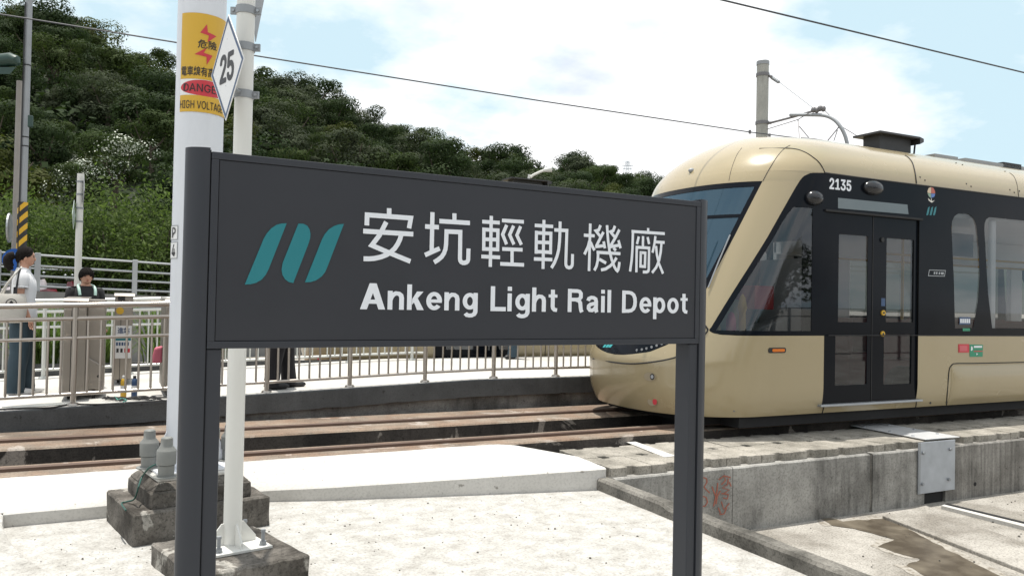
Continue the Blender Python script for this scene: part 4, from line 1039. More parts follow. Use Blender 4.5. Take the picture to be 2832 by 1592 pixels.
def build_tram():
    root = thing('tram', 'cream and black tram numbered 2135 standing beside the platform', 'tram', (8, TYC, 0.28))
    DX0, DX1 = 6.895, 8.425
    # --- lower body, nose part (both sides), rear part
    m = MB()
    rows = [t_row(z, DX0, 0, 1.0 if z <= .985 else interp(T_WS, z)) for z in zlist((ZSK, .5, 4), (.5, .75, 6), (.75, .985, 5), (.985, 1.05, 8), (1.05, ZW, 8))]
    m.grid([r[::-1] for r in rows]); mirror(m)
    body = m.build('lower_body', M['cream'], root, smooth=True)
    m = MB(); zz = zlist((ZSK, .7, 6), (.7, ZW, 3))
    m.grid([[(x, TYC - t_b(z), z) for x in (TL, 12, 10, DX1)] for z in zz])
    rr = [[(x, TYC - t_b(z), z) for x in (DX1, DX0)] for z in zlist((ZSK, .492, 3))]; m.grid(rr); mirror(m)
    m.build('side_skirt', M['cream'], root, smooth=True)
    # --- pillars and roof
    for far in (0, 1):
        m = MB(); m.grid([t_row(z, None, interp(T_SW, z), interp(T_WS, z), nt=12)[::-1] for z in zlist((ZW, 1.34, 10), (1.34, 2.8, 14), (2.8, 2.9, 3))])
        if far: m.v = [(x, 2 * TYC - y, z) for x, y, z in m.v]; m.f = [f[::-1] for f in m.f]
        m.build('front_pillar', M['cream'], root, smooth=True)
    m = MB(); m.grid([t_row(z, None, interp(T_SW, z), 1.0, nt=30)[::-1] for z in zlist((2.9, 3.018, 9))])
    zz = [3.018 + (ZTOP - 3.018) * math.sin(k / 22 * math.pi / 2) for k in range(23)]
    m.grid([[Vector((TL, TYC - t_b(z), z)), Vector((11, TYC - t_b(z), z)), Vector((8.4, TYC - t_b(z), z))] [::1] + t_row(z, 8.2, 0, 1.0, nt=30) for z in zz])
    mirror(m); m.build('roof_shell', M['cream'], root, smooth=True)
    # --- cab side: black panel with glass in front
    m = MB(); zz = zlist((ZW, 1.34, 10), (1.34, 2.8, 14), (2.8, 3.018, 12))
    PZ0, PZ1 = 1.30, 2.62
    def pane_t(z): return interp(T_SW, z) - 0.045 - .02 * max(0, (z - 2.5) / .12)
    PX = 6.70
    # frame strips around the pane opening
    m.grid([t_row(z, DX0, 0, interp(T_SW, z)) for z in zlist((ZW, PZ0, 6))])
    m.grid([t_row(z, DX0, 0, interp(T_SW, z)) for z in zlist((PZ1, 2.8, 3), (2.8, 3.018, 12))])
    m.grid([[TS(pane_t(z) + (interp(T_SW, z) - pane_t(z)) * k / 3, z) for k in range(4)] for z in zlist((PZ0, PZ1, 16))])
    m.grid([[TS(-(x - t_x(z) - TA), z) if x > t_x(z) + TA else Vector((x, TYC - t_b(z), z)) for x in (DX0, PX)] for z in zlist((PZ0, PZ1, 16))])
    both_sides(m, 'cab_side_panel', M['black_gloss'], root)
    m = MB(); m.grid([t_row(z, PX, 0, pane_t(z), off=-.004) for z in zlist((PZ0, PZ1, 16))])
    both_sides(m, 'cab_window', M['glass_cab'], root)
    # --- windscreen: black border and lower panel, glass
    GZ0 = 1.32
    m = MB(); m.grid([t_row(z, None, interp(T_WS, z), 2 - interp(T_WS, z), nt=40) for z in zlist((.985, 1.05, 8), (1.05, GZ0, 8))])
    m.build('front_panel', M['black_gloss'], root, smooth=True)
    def gt(z): return interp(T_WS, z) + .035
    m = MB()
    m.grid([[TS(interp(T_WS, z) + .035 * k / 2, z) for k in range(3)] for z in zlist((GZ0, 2.9, 18))])
    mirror(m); m.grid([t_row(z, None, gt(z), 2 - gt(z), nt=40) for z in (2.84, 2.9)])
    m.build('windscreen_frame', M['black_gloss'], root, smooth=True)
    m = MB(); m.grid([t_row(z, None, gt(z), 2 - gt(z), nt=40, off=-.004) for z in zlist((GZ0, 2.84, 18))])
    m.build('windscreen', M['glass_front'], root, smooth=True)
    m = MB(); m.grid([t_row(z, None, gt(z), 2 - gt(z), nt=40, off=.002) for z in (2.50, 2.535)])
    m.build('visor_line', M['black_gloss'], root, smooth=True)
    # wiper
    w0 = [t_hit(px, py) for px, py in ((1960, 795), (1990, 720), (2020, 650))]
    wp_ = MB().tube([TS(a_, z, .02) for a_, z in w0 if True], 0.008, 6); wp_.build('wiper', M['galv_dull'], root)
    # headlamp cluster and emblem inside the front panel
    lm = None
    for px, py in ((1762, 968), (1776, 966), (1789, 963), (1803, 959), (1817, 955), (1831, 950)):
        h = t_hit(px, py)
        if h: 
            c = TS(*h, .003); n_ = (TS(*h, .1) - TS(*h, 0)).normalized()
            MB().tube([c, c + n_ * .006], 0.014, 10).build('headlamp', M['galv'], root)
    for i in range(3):
        ln = [t_hit(1679 + i * 8 - k * 3.2, 948 + k * 4) for k in range(4)]
        mm = MB(); mm.grid([[TS(a_ - .012, z, .003), TS(a_ + .012, z, .003)] for a_, z in ln]); mm.build('emblem_stroke', paint('pale_teal_print', (0.05, 0.40, 0.42), .4) if 'ptl' not in M else M['ptl'], root)
    # nose lamps on flat ovals, the recess shade put into their colour
    def oval(px, py, rw, rh_, name, mat, off, dt=0.0):
        q, z = t_hit(px, py); c = TS(q, z, off); tx = (TS(q - .02, z, off) - TS(q + .02, z, off)).normalized(); n_ = (TS(q, z, .1) - TS(q, z, 0)).normalized()
        m_ = MB(); n = 24
        ring = [c + tx * rw * math.cos(k * math.tau / n) + Vector((0, 0, 1)) * rh_ * math.sin(k * math.tau / n) for k in range(n)]
        # seat the ring on the skin
        m_.add([c - n_ * .0] + ring, [(0, 1 + k, 1 + (k + 1) % n) for k in range(n)])
        return m_.build(name, mat, root)
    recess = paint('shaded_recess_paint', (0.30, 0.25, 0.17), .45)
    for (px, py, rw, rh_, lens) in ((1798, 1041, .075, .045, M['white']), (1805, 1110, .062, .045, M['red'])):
        oval(px, py, rw, rh_, 'recess_shade_oval', recess, .006)
        oval(px + 7, py, rh_ * .62, rh_ * .72, 'lamp_bezel', M['black'] if lens is M['white'] else M['red'], .009)
        if lens is M['white']: oval(px + 7, py, rh_ * .40, rh_ * .46, 'lamp_lens', M['galv'], .012)
    # --- panel over the door, window band behind the door
    def yplate(splines, name, mat, y=TYS, depth=0.0, par=None, both=False):
        me_ = curve_mesh(splines, depth, Matrix(((1, 0, 0, 0), (0, 0, -1, y + depth), (0, 1, 0, 0), (0, 0, 0, 1))))
        if both:
            b_ = me_.copy(); b_.transform(Matrix(((1, 0, 0, 0), (0, -1, 0, 2 * TYC), (0, 0, 1, 0), (0, 0, 0, 1)))); b_.flip_normals(); link_mesh(name, b_, mat, par or root)
        return link_mesh(name, me_, mat, par or root)
    def xz(px, py, y=TYS): p = ony(px, py, y); return (p.x, p.z)
    yplate([[(DX0, 2.615), (DX1, 2.615), (DX1, ZB), (DX0, ZB)]], 'door_header', M['black_gloss'], both=True)
    o7, s7 = (2280, 480), 3.0163
    win1 = [xz(o7[0] + x / s7, o7[1] + y / s7) for x, y in ((1060, 440), (1066, 395), (1085, 355), (1115, 335), (1180, 333), (1215, 345), (1245, 375), (1265, 430), (1285, 620), (1292, 850), (1280, 1050), (1240, 1285), (1090, 1290), (1080, 900))]
    w2l = [xz(o7[0] + x / s7, o7[1] + y / s7) for x, y in ((1400, 1288), (1365, 1000), (1335, 470), (1336, 420), (1350, 380), (1378, 362))]
    zt2, zb2 = w2l[-1][1], w2l[0][1]; xr = w2l[0][0] + 1.75
    win2 = w2l + [(xr - .12, zt2), (xr - .04, zt2 - .04), (xr, zt2 - .12), (xr, zb2)]
    wins = [win1, win2] + [[(x + dx, z) for x, z in win2] for dx in (2.25, 4.3)]
    yplate([[(DX1, ZW), (TL, ZW), (TL, ZB), (DX1, ZB)]] + wins, 'window_band', M['black_gloss'], both=True)
    for w_ in wins:
        k = [sum(p[0] for p in w_) / len(w_), sum(p[1] for p in w_) / len(w_)]
        yplate([[(k[0] + (x - k[0]) * 1.01, k[1] + (z - k[1]) * 1.01) for x, z in w_]], 'window_pane', M['glass'], TYS + .006)
    # --- doors
    for lx0, lx1, pl in ((DX0 + .004, 7.655, ((2318.8, 2396, 647, 891), (2309, 2395, 925, 1062))), (7.663, DX1 - .004, ((2450.7, 2523.7, 658, 891), (2443, 2518, 924, 1060)))):
        holes = []
        for (a_, b_, c_, d_) in pl:
            x0_, z1_ = xz(a_, c_, TYS + .03); x1_, z0_ = xz(b_, d_, TYS + .03); holes.append(rrect(x0_, z0_, x1_, z1_, .012, 3))
        leaf = yplate([[(lx0, .512), (lx1, .512), (lx1, 2.60), (lx0, 2.60)]] + holes, 'door_leaf', M['black_gloss'], TYS + .022, .008)
        for h in holes: yplate([h], 'pane', M['glass'], TYS + .034, 0, leaf)
        MB().box((lx0, TYS + .02, .512), (lx0 + .012, TYS + .0218, 2.60)).build('edge_seal', M['rubber'], leaf)
    MB().box((DX0 - .02, TYS - .022, 2.598), (DX1 + .04, TYS + .02, 2.622)).build('door_gutter', M['rubber'], root, bevel=.004)
    MB().box((DX0 - .06, TYS - .03, .482), (DX1 + .06, TYS + .04, .505)).build('door_sill', M['galv'], root, bevel=.005)
    for px, py, r_, mt in ((2441.5, 864.6, .030, 'yellow'), (2440, 922.6, .030, 'yellow'), (2439, 663, .026, 'black')):
        x, z = xz(px, py, TYS + .02); bt = MB().tube([(x, TYS + .022, z), (x, TYS + .006, z)], r_, 18).build('door_button', M[mt], root)
        if mt == 'yellow': MB().tube([(x, TYS + .0058, z), (x, TYS + .0035, z)], r_ * .45, 14).build('button_centre', M['ink'], bt)
    x, z = xz(2437, 835, TYS + .02); yplate([[(x, z - .045), (x + .065, z - .045), (x + .065, z + .045), (x, z + .045)]], 'sticker', M['navy'], TYS + .019)
    # display glass over the door
    dq = [xz(px, py) for px, py in ((2317, 576), (2512, 592.5), (2509, 566), (2317, 547))]
    yplate([dq], 'display_glass', paint('grey_display_glass', (.115, .14, .15), .15, coat=.4), TYS - .003)
    hd = [(DX0 + .02, 2.73), (DX1 - .11, 2.73)]
    # number
    (nx0, nz0), (nx1, nz1) = xz(2293, 518), xz(2354, 499)
    me_ = text_mesh('2135', 1, bold=.03, width=nx1 - nx0, height=.125); me_.transform(Matrix(((1, 0, 0, nx0), (0, 0, -1, TYS - .003), (0, 1, 0, nz0 - .02), (0, 0, 0, 1))))
    link_mesh('fleet_number', me_, M['letter'], root)
    # camera pods
    for (px, py, rx, rz) in ((2412, 520, .155, .082), (2250, 548, .115, .082)):
        x, z = xz(px, py); yb = TYS if x > t_x(z) + TA else TS(t_hit(px, py)[0], z).y
        m_ = MB().ball((x, yb - .01, z), rx, .075, rz, 20, 12); m_.build('camera_pod', paint('pod_black', (.014, .015, .018), .22), root, smooth=True)
    # emblems on the band
    def xzpoly(pts, o_, s_): return [xz(o_[0] + x / s_, o_[1] + y / s_) for x, y in pts]
    oR, sR = (2232, 440), 4.293
    for pts, mt in (([(1470, 332), (1440, 345), (1426, 385), (1430, 402), (1470, 408)], (.62, .50, .36)), ([(1472, 332), (1500, 345), (1518, 385), (1518, 408), (1472, 408)], (.45, .12, .09)),
                    ([(1426, 406), (1470, 411), (1470, 462), (1445, 445)], (.25, .36, .28)), ([(1472, 411), (1520, 411), (1508, 448), (1472, 462)], (.10, .20, .50)),
                    ([(1470, 465), (1476, 465), (1478, 500), (1512, 488), (1490, 512), (1474, 517), (1440, 490), (1434, 462), (1468, 495)], (.70, .68, .62))):
        me_ = yplate([xzpoly(pts, oR, sR)], 'city_emblem', paint('emblem_print', mt, .5), TYS - .003)
    for k in range(3):
        x_ = 1412 + 40 * k; me_ = yplate([xzpoly([(x_, 668), (x_ + 10, 620), (x_ + 22, 575), (x_ + 42, 562), (x_ + 35, 620), (x_ + 22, 665)], oR, sR)], 'emblem_stroke', M['teal'], TYS - .003)
    np_ = [xz(px, py) for px, py in ((2566, 763), (2612, 764.5), (2615, 747), (2569, 745.5))]
    k_ = (sum(p[0] for p in np_) / 4, sum(p[1] for p in np_) / 4)
    pl_ = yplate([np_, [(k_[0] + (x - k_[0]) * .93, k_[1] + (z - k_[1]) * .8) for x, z in np_]], 'maker_plate', M['galv'], TYS - .003)
    yplate([[(k_[0] + dx + .05, k_[1] - .014), (k_[0] + dx + .075, k_[1] - .014), (k_[0] + dx + .08, k_[1] + .014), (k_[0] + dx + .055, k_[1] + .014)] for dx in (-.11, -.07, -.02, .02, .045)], 'plate_text', M['galv'], TYS - .0032, par=pl_)
    # red handle box and green notice below the waist
    a_ = [xz(px, py) for px, py in ((2650, 974), (2679, 974), (2679, 951), (2650, 951))]
    rb = yplate([a_], 'emergency_handle', M['red'], TYS - .006, .006)
    k_ = (sum(p[0] for p in a_) / 4, sum(p[1] for p in a_) / 4)
    yplate([[(k_[0] + (x - k_[0]) * .72 - .01, k_[1] + (z - k_[1]) * .68) for x, z in a_]], 'handle_cover', paint('pale_red_cover', (.55, .10, .12), .3), TYS - .0075, par=rb)
    a_ = [xz(px, py) for px, py in ((2681, 986), (2717, 985.5), (2718, 953), (2681, 952))]
    gs = yplate([a_], 'green_notice', M['green'], TYS - .003)
    x0_, z0_ = a_[0]; x1_, z1_ = a_[2]; W_, H_ = x1_ - x0_, z1_ - z0_
    yplate([[(x0_ + W_ * .3, z0_ + H_ * .76), (x0_ + W_ * .92, z0_ + H_ * .76), (x0_ + W_ * .92, z0_ + H_ * .92), (x0_ + W_ * .3, z0_ + H_ * .92)]], 'notice_text', M['letter'], TYS - .0045, par=gs)
    yplate([[(x0_ + W_ * .3, z0_ + H_ * .42), (x0_ + W_ * .97, z0_ + H_ * .42), (x0_ + W_ * .97, z0_ + H_ * .5), (x0_ + W_ * .3, z0_ + H_ * .5)]], 'notice_bar', M['red'], TYS - .0045, par=gs)
    yplate([[(x0_ + W_ * .08, z0_ + H_ * .55), (x0_ + W_ * .14, z0_ + H_ * .5), (x0_ + W_ * .22, z0_ + H_ * .62), (x0_ + W_ * .2, z0_ + H_ * .85), (x0_ + W_ * .1, z0_ + H_ * .9)], [(x0_ + W_ * .5, z0_ + H_ * .12), (x0_ + W_ * .62, z0_ + H_ * .22), (x0_ + W_ * .5, z0_ + H_ * .32)]], 'notice_figure', M['letter'], TYS - .0045, par=gs)
    # window stickers
    for px0, py0, px1, py1, mt in ((2653, 876, 2683, 897, 'navy'), (2662, 907, 2682, 915, 'green')):
        (x0_, z1_), (x1_, z0_) = xz(px0, py0), xz(px1, py1); yplate([[(x0_, z0_), (x1_, z0_), (x1_, z1_), (x0_, z1_)]], 'sticker', M[mt], TYS - .003)
        if mt == 'navy': yplate([[(x0_ + (x1_ - x0_) * (.06 + .19 * i), z0_ + .018), (x0_ + (x1_ - x0_) * (.20 + .19 * i), z0_ + .018), (x0_ + (x1_ - x0_) * (.20 + .19 * i), z0_ + .07), (x0_ + (x1_ - x0_) * (.06 + .19 * i), z0_ + .07)] for i in range(5)], 'sticker_print', M['letter'], TYS - .0042)
    # amber side marker
    (x0_, z1_), (x1_, z0_) = (lambda h0, h1: ((TS(*h0).x, h0[1]), (TS(*h1).x, h1[1])))(t_hit(2124, 961), t_hit(2173, 975))
    def on_side(splines, name, mat, off):
        me_ = curve_mesh(splines, 0.0)
        for v in me_.vertices:
            x, z = v.co.x, v.co.y; xc = t_x(z) + TA
            if x >= xc: p = Vector((x, TYC - t_b(z) - off, z))
            else:
                q = math.asin(min(1, ((xc - x) / TA) ** (TNN / 2))) / (math.pi / 2); p = TS(q, z, off)
            v.co = p
        return link_mesh(name, me_, mat, root)
    on_side([rrect(x0_, z0_, x1_, z1_, .022, 4)], 'side_marker', M['black'], .004)
    on_side([rrect(x0_ + .055, z0_ + .012, x1_ - .02, z1_ - .012, .012, 3)], 'amber_lens', M['orange'], .007)
    # --- seams: thin black lines on the skin
    def seam(pts, r_=.006, name='panel_seam', skin=True):
        P_ = []
        for px, py in pts:
            h = t_hit(px, py)
            if h: P_.append(TS(h[0], h[1], .001))
        if len(P_) > 1: MB().tube(smooth_path(P_, 4), r_, 5).build(name, M['rubber'], root)
    seam([(2110, 500), (2122, 477), (2135, 455), (2150, 432), (2168, 412), (2185, 402)], .004)
    seam([(2100, 411), (2167, 410), (2190, 411), (2211, 415), (2232, 424), (2247, 434), (2262, 446), (2272, 459), (2281, 477)], .006)
    seam([(2016, 500), (2021, 475), (2030, 447), (2040, 425), (2052, 409)], .0025)
    seam([(1640, 991), (1690, 1000), (1744, 1005), (1800, 1001), (1865, 988.5), (1910, 965), (1949, 925), (1958, 911)], .008)
    seam([(1958, 911), (1949, 899), (1940, 893)], .010)
    seam([(2503, 430), (2512, 436), (2522, 449), (2528, 468), (2532, 490), (2534, 508)], .008)
    seam([(2792, 478), (2803, 487), (2811, 505), (2815, 528), (2817, 545)], .004)
    seam([(2617, 1119), (2619, 1090), (2622, 1050), (2625, 1021), (2631, 1010), (2644, 1004.5), (2700, 1004), (2832, 1001)], .007)
    seam([(2280, 478), (2400, 494), (2560, 514), (2832, 548)], .008)
    seam([(2291, 927), (2420, 927), (2548, 927), (2832, 928)], .006)
    seam([(2278, 1120), (2277, 1128), (2274, 1141)], .008); seam([(2534, 1110), (2533, 1120), (2530, 1129)], .007)
    for rx_, ry_ in ((1342, 215), (1400, 252), (1770, 48), (1845, 70), (1892, 293), (1947, 325), (2350, 148), (2408, 365), (2460, 397), (2520, 380)):
        h = t_hit(2232 + rx_ / 4.293, 440 + ry_ / 4.293)
        if h: MB().ball(TS(h[0], h[1], .0), .011, .006, .011, 8, 6).build('fastener', M['black'], root)
    # bulged equipment cover below the waist
    m_ = MB(); x0_, z0_ = xz(2625, 1113); x1_ = TL; zt_ = xz(2700, 1006)[1]
    nz = 12; rows = []
    for i in range(nz + 1):
        k = i / nz; z = ZSK + .012 + (zt_ - ZSK - .03) * k; bu = .022 * math.sin(math.pi * min(1, k * 1.05)) ** .5
        rows.append([(x, TYC - t_b(z) - .002 - bu * min(1, max(0, (x - x0_ - .03)) / .12) ** .6, z) for x in (x0_ + .03, x0_ + .05, x0_ + .08, x0_ + .14, x0_ + .3, 10, 12, TL)])
    m_.grid([r[::-1] for r in rows]); m_.build('equipment_cover', M['cream'], root, smooth=True)
    for px, py in ((2580, 1114), (2625, 1112)):
        x, z = xz(px, py); MB().tube([(x, TYC - t_b(z) - .001, z), (x, TYC - t_b(z) - .004, z)], .014, 12).build('jacking_mark', M['ink'], root)
    # --- underframe and interior
    MB().box((5.5, TYC - .85, .30), (5.8, TYC + .85, .44)).box((5.8, TYC - 1.12, .292), (TL, TYC + 1.12, .44)).box((5.9, TYC - .52, .12), (TL, TYC + .52, .292)).build('underframe', M['under'], root)  # wide black box also stands in for the shade under the skirt
    for wx in (7.2, 8.9):
        for s_ in (-1, 1):
            m_ = MB().tube([(wx, TYC + s_ * .60, .56), (wx, TYC + s_ * .72, .56)], .28, 24); m_.build('wheel', M['under'], root)
    MB().hexa([(9.4, 6.45, .30), (9.72, 6.45, .30), (9.72, 6.6, .30), (9.4, 6.6, .30)], [(9.34, 6.4, .41), (9.80, 6.4, .41), (9.80, 6.6, .41), (9.34, 6.6, .41)]).build('bracket', M['galv_dull'], root)
    MB().box((5.7, TYC - 1.15, .47), (TL, TYC + 1.15, .50)).build('floor', M['interior_floor'], root)
    MB().box((7.0, TYC - 1.13, 2.70), (TL, TYC + 1.13, 2.74)).build('ceiling', M['interior'], root)
    MB().box((8.45, TYC + 1.12, .5), (TL, TYC + 1.16, 1.26)).box((6.95, TYC + 1.12, .5), (8.4, TYC + 1.16, 1.1)).build('wall_lining', M['interior'], root)
    MB().box((6.78, TYC - .3, .5), (6.84, TYC + 1.15, 2.7)).box((6.78, TYC - 1.15, .5), (6.84, TYC - 1.0, 2.7)).box((6.78, TYC - 1.0, 2.3), (6.84, TYC - .3, 2.7)).build('cab_bulkhead', M['black'], root)
    MB().hexa([(5.45, TYC - .8, .5), (6.0, TYC - .8, .5), (6.0, TYC + .8, .5), (5.45, TYC + .8, .5)], [(5.42, TYC - .85, 1.22), (6.0, TYC - .85, 1.30), (6.0, TYC + .85, 1.30), (5.42, TYC + .85, 1.22)]).build('dashboard', paint('dash_grey', (.06, .065, .07), .6), root, bevel=.02)
    MB().box((6.25, TYC - .28, .5), (6.7, TYC + .28, 1.0)).box((6.62, TYC - .26, 1.0), (6.74, TYC + .26, 1.7)).build('driver_seat', M['black'], root, bevel=.04)
    MB().box((5.85, TYC - .75, 1.30), (6.12, TYC - .35, 1.62)).build('desk_box', paint('pale_yellow_box', (.38, .36, .22), .6), root, bevel=.01)
    MB().box((6.2, TYC - .9, 1.52), (6.48, TYC - .55, 1.78)).build('red_case', M['red'], root, bevel=.01)
    m_ = MB().lathe((5.80, TYC - .98, 1.27), [(.045, 0), (.055, .04), (.05, .14), (.03, .2), (.01, .22)], 14); m_.build('pink_ornament', paint('pink_plush', (.62, .14, .24), .7), root, smooth=True)
    m_ = MB().lathe((5.98, TYC - .95, 1.28), [(.03, 0), (.04, .05), (.035, .2), (.05, .26), (.03, .36), (.008, .4)], 14); m_.build('yellow_ornament', paint('yellow_plush', (.65, .42, .06), .7), root, smooth=True)
    m_ = MB().lathe((5.66, TYC - .94, 1.25), [(.03, 0), (.035, .03), (.006, .16)], 12); m_.build('yellow_ornament', M['yellow'], root, smooth=True)
    MB().hexa([(6.05, TYC - 1.02, 1.26), (6.62, TYC - 1.02, 1.26), (6.62, TYC - .8, 1.26), (6.05, TYC - .8, 1.26)], [(6.2, TYC - 1.02, 1.34), (6.62, TYC - 1.02, 1.46), (6.62, TYC - .8, 1.46), (6.2, TYC - .8, 1.34)]).build('arm_panel', paint('grey_arm_panel', (.25, .27, .28), .5), root, bevel=.02)
    for x in (9.15, 10.1, 11.9):
        MB().tube([(x, TYC - .45, .5), (x, TYC - .45, 2.7)], .018, 8).build('grab_pole', M['yellow'], root)
    for x in (9.0, 9.9, 11.2, 12.4):
        MB().box((x, TYC - 1.05, .5), (x + .45, TYC - .25, .92)).box((x, TYC - 1.05, .92), (x + .09, TYC - .25, 1.42)).build('seat', M['seat'], root, bevel=.03)
        MB().box((x, TYC + .25, .5), (x + .45, TYC + 1.05, .92)).box((x, TYC + .25, .92), (x + .09, TYC + 1.05, 1.42)).build('seat', M['seat'], root, bevel=.03)
    # fittings seen through the glass
    for x in (8.50, 9.86, 12.1): MB().box((x, TYS + .05, .5), (x + .10, TYS + .11, 2.7)).build('inner_pillar', M['interior'], root, bevel=.02)
    for x in (8.46, 9.62, 11.86, 13.9): MB().box((x, TYC + 1.06, 1.26), (x + .34, TYC + 1.14, 2.7)).build('inner_pillar', M['interior'], root, bevel=.02)
    MB().box((8.46, TYC + .98, 2.30), (TL, TYC + 1.14, 2.72)).build('cornice', M['interior'], root, bevel=.03)
    MB().box((6.86, TYC - .98, .5), (6.89, TYC + 1.1, 2.1)).build('cab_partition', M['interior'], root)
    for y_ in (TYC + .62,): MB().box((8.36, y_, .5), (8.40, TYC + 1.10, 1.9)).build('draught_screen', M['interior'], root)
    MB().box((8.28, TYC + .75, 1.62), (8.34, TYC + 1.0, 2.05)).build('red_cabinet', M['red'], root, bevel=.01)
    MB().box((8.28, TYC + .52, .9), (8.345, TYC + .60, 2.1)).build('yellow_strip', M['yellow'], root)
    MB().box((9.9, TYC - .35, 2.30), (10.75, TYC - .27, 2.62)).build('passenger_screen', paint('dark_screen', (.03, .035, .045), .2), root, bevel=.01)
    MB().tube([(8.6, TYC - .55, 2.25), (TL, TYC - .55, 2.25)], .016, 8).tube([(8.6, TYC + .55, 2.25), (TL, TYC + .55, 2.25)], .016, 8).build('ceiling_rail', M['yellow'], root)
    MB().box((DX1 - .03, TYS + .032, .5), (DX1 + .05, TYS + .09, 2.62)).box((DX0 - .05, TYS + .032, .5), (DX0 + .03, TYS + .09, 2.62)).box((DX0, TYS + .032, 2.56), (DX1, TYS + .09, 2.66)).build('door_frame', M['rubber'], root)
    for w_ in wins[:3]:
        yplate([w_], 'window_pane', M['glass'], 2 * TYC - TYS - .006)
    # --- roof equipment
    (ax, az) = xz(2418, 415, 7.0); (bx_, bz_) = xz(2516, 425, 7.0); zt_ = xz(2470, 380, 7.0)[1]
    rbx = MB().box((ax + .06, 6.97, 3.42), (bx_ - .02, 7.22, zt_)).build('roof_unit', paint('roof_box_black', (.02, .021, .023), .55), root)
    lid = MB().box((ax - .04, 6.88, zt_), (bx_ + .04, 7.30, zt_ + .025)); lid.hexa([(bx_ + .0402, 6.88, zt_ - .07), (bx_ + .14, 6.9, zt_ - .03), (bx_ + .14, 7.28, zt_ - .03), (bx_ + .0402, 7.30, zt_ - .07)], [(bx_ + .0402, 6.88, zt_ + .025), (bx_ + .14, 6.9, zt_ + .012), (bx_ + .14, 7.28, zt_ + .012), (bx_ + .0402, 7.30, zt_ + .025)])
    lid.build('unit_lid', paint('lid_black', (.03, .03, .032), .5), rbx)
    MB().tube([(bx_ + .1, 7.0, zt_ - .05), (bx_ + .07, 7.0, 3.5)], .012, 6).build('strut', M['black'], rbx)
    for px0, px1, py, h in ((2576, 2640, 434, .03), (2660, 2850, 452, .035), (2765, 2815, 462, .06)):
        x0_ = xz(px0, py, 6.95)[0]; x1_ = xz(px1, py, 6.95)[0]; MB().box((x0_, 6.90, 3.52), (x1_, 7.6, 3.585 + h)).build('roof_cover', M['galv_dull'] if h < .05 else M['black'], root)
    m_ = MB().ball((0, 0, 0), .045, .03, .03, 12, 8); h = t_hit(1913, 472)
    if h: m_.xf(Matrix.Translation(TS(h[0], h[1], .0))); m_.build('marker_lamp', M['galv_dull'], root, smooth=True)
    return root
M['ptl'] = paint('pale_teal_print', (0.05, 0.40, 0.42), .4)
tram = build_tram()
dy2 = 12.32 - TYS; dx2 = onz(1207, 986, .6).x - 6.895 - .12
tram2 = copy_tree(tram, (dx2, dy2, 0.03))
tram2['label'] = 'second cream tram parked beyond the platform behind the name board'
# ================================================================ OVERHEAD LINE
wire_m = paint('dark_wire', (0.03, 0.035, 0.045), .5)
def wire(name, label, pts, r_): return tag(MB().tube(pts, r_, 6).build(name, wire_m, smooth=True), label, 'wire')
wire('contact_wire', 'overhead wire crossing the upper right sky above the tram', [(x, 7.44, 5.235 - .0 * x) for x in (-25, -10, 0, 10, 25, 45)], .011)
yw = 13.55; kz = yw / 7.44
wire('contact_wire', 'long overhead wire running from the hill behind the mast to the tram roof', [(x * kz, yw, EYE + (z - EYE) * kz) for x, z in ((-14, 3.75), (-.708, 3.742), (.378, 3.73), (1.019, 3.718), (4, 3.692), (6.923, 3.690), (8.404, 3.716), (14, 3.72))], .012)
cm = thing('concrete_mast', 'weathered grey mast rising behind the tram roof with a bracket arm', 'mast', tuple(ony(2110, 172, 15.2)[:2]) + (0.2,))
mp = ony(2110, 172, 15.2)
MB().tube([(mp.x, mp.y, .2), (mp.x, mp.y, mp.z - .08)], .148, 28).build('pole', paint('weathered_mast_grey', (.36, .36, .33), .7, vary=.35, scale=2.5, dirt=.4), cm, smooth=True)
MB().lathe((mp.x, mp.y, mp.z - .08), [(.158, 0), (.158, .09), (.15, .1)], 28).build('cap', M['galv_dull'], cm, smooth=True)
dk = paint('arm_steel', (.17, .165, .17), .5, .4)
for py in (208, 341):
    z = ony(2110, py, 15.2).z; MB().lathe((mp.x, mp.y, z - .04), [(.15, 0), (.165, 0), (.165, .08), (.15, .08)], 24).build('clamp_band', dk, cm)
    p0 = Vector((mp.x, mp.y, z)); MB().tube([p0, ony(2135 if py < 300 else 2133, py + (4 if py < 300 else -1), 15.0)], .035, 8).build('lug', dk, cm)
arm = MB().tube([ony(2131, 340, 15.0), ony(2200, 322, 14.3), ony(2262, 303, 13.7)], .028, 8).build('bracket_arm', dk, cm, smooth=True)
MB().tube([ony(2131, 213, 15.05), ony(2156, 228, 14.85)], [.03, .03], 8).build('insulator', M['galv_dull'], cm)
for k in range(5):
    c = ony(2136 + 4 * k, 216 + 2.6 * k, 15.03 - .04 * k); MB().ball(c, .045, .045, .045, 8, 6).build('insulator_shed', M['galv_dull'], cm, smooth=True)
MB().tube([ony(2156, 228, 14.85), ony(2250, 300, 13.8)], .009, 6).build('stay_wire', M['galv'], cm)
for k in range(4):
    c = ony(2250 + 9 * k, 304 - 2 * k + 3 * (k % 2), 13.8 - .05 * k); MB().ball(c, .06, .06, .075, 8, 6).build('clamp_fitting', dk, cm, smooth=True)
MB().tube(smooth_path([ony(px, py, y_) for px, py, y_ in ((2185, 318, 14.4), (2240, 318, 13.9), (2280, 320, 13.6), (2306, 331, 13.4), (2324, 350, 13.25), (2337, 375, 13.15), (2344, 402, 13.1))]), .042, 10).build('curved_pipe', M['galv_dull'], cm, smooth=True)
MB().tube([ony(2280, 305, 13.65), ony(2322, 347, 13.3), ony(2430, 412, 12.8)], .009, 6).build('stay_wire', dk, cm)
MB().tube([ony(2120, 358, 15.0), ony(2207, 331, 14.2), ony(2245, 308, 13.8)], .010, 6).build('stay_wire', dk, cm)
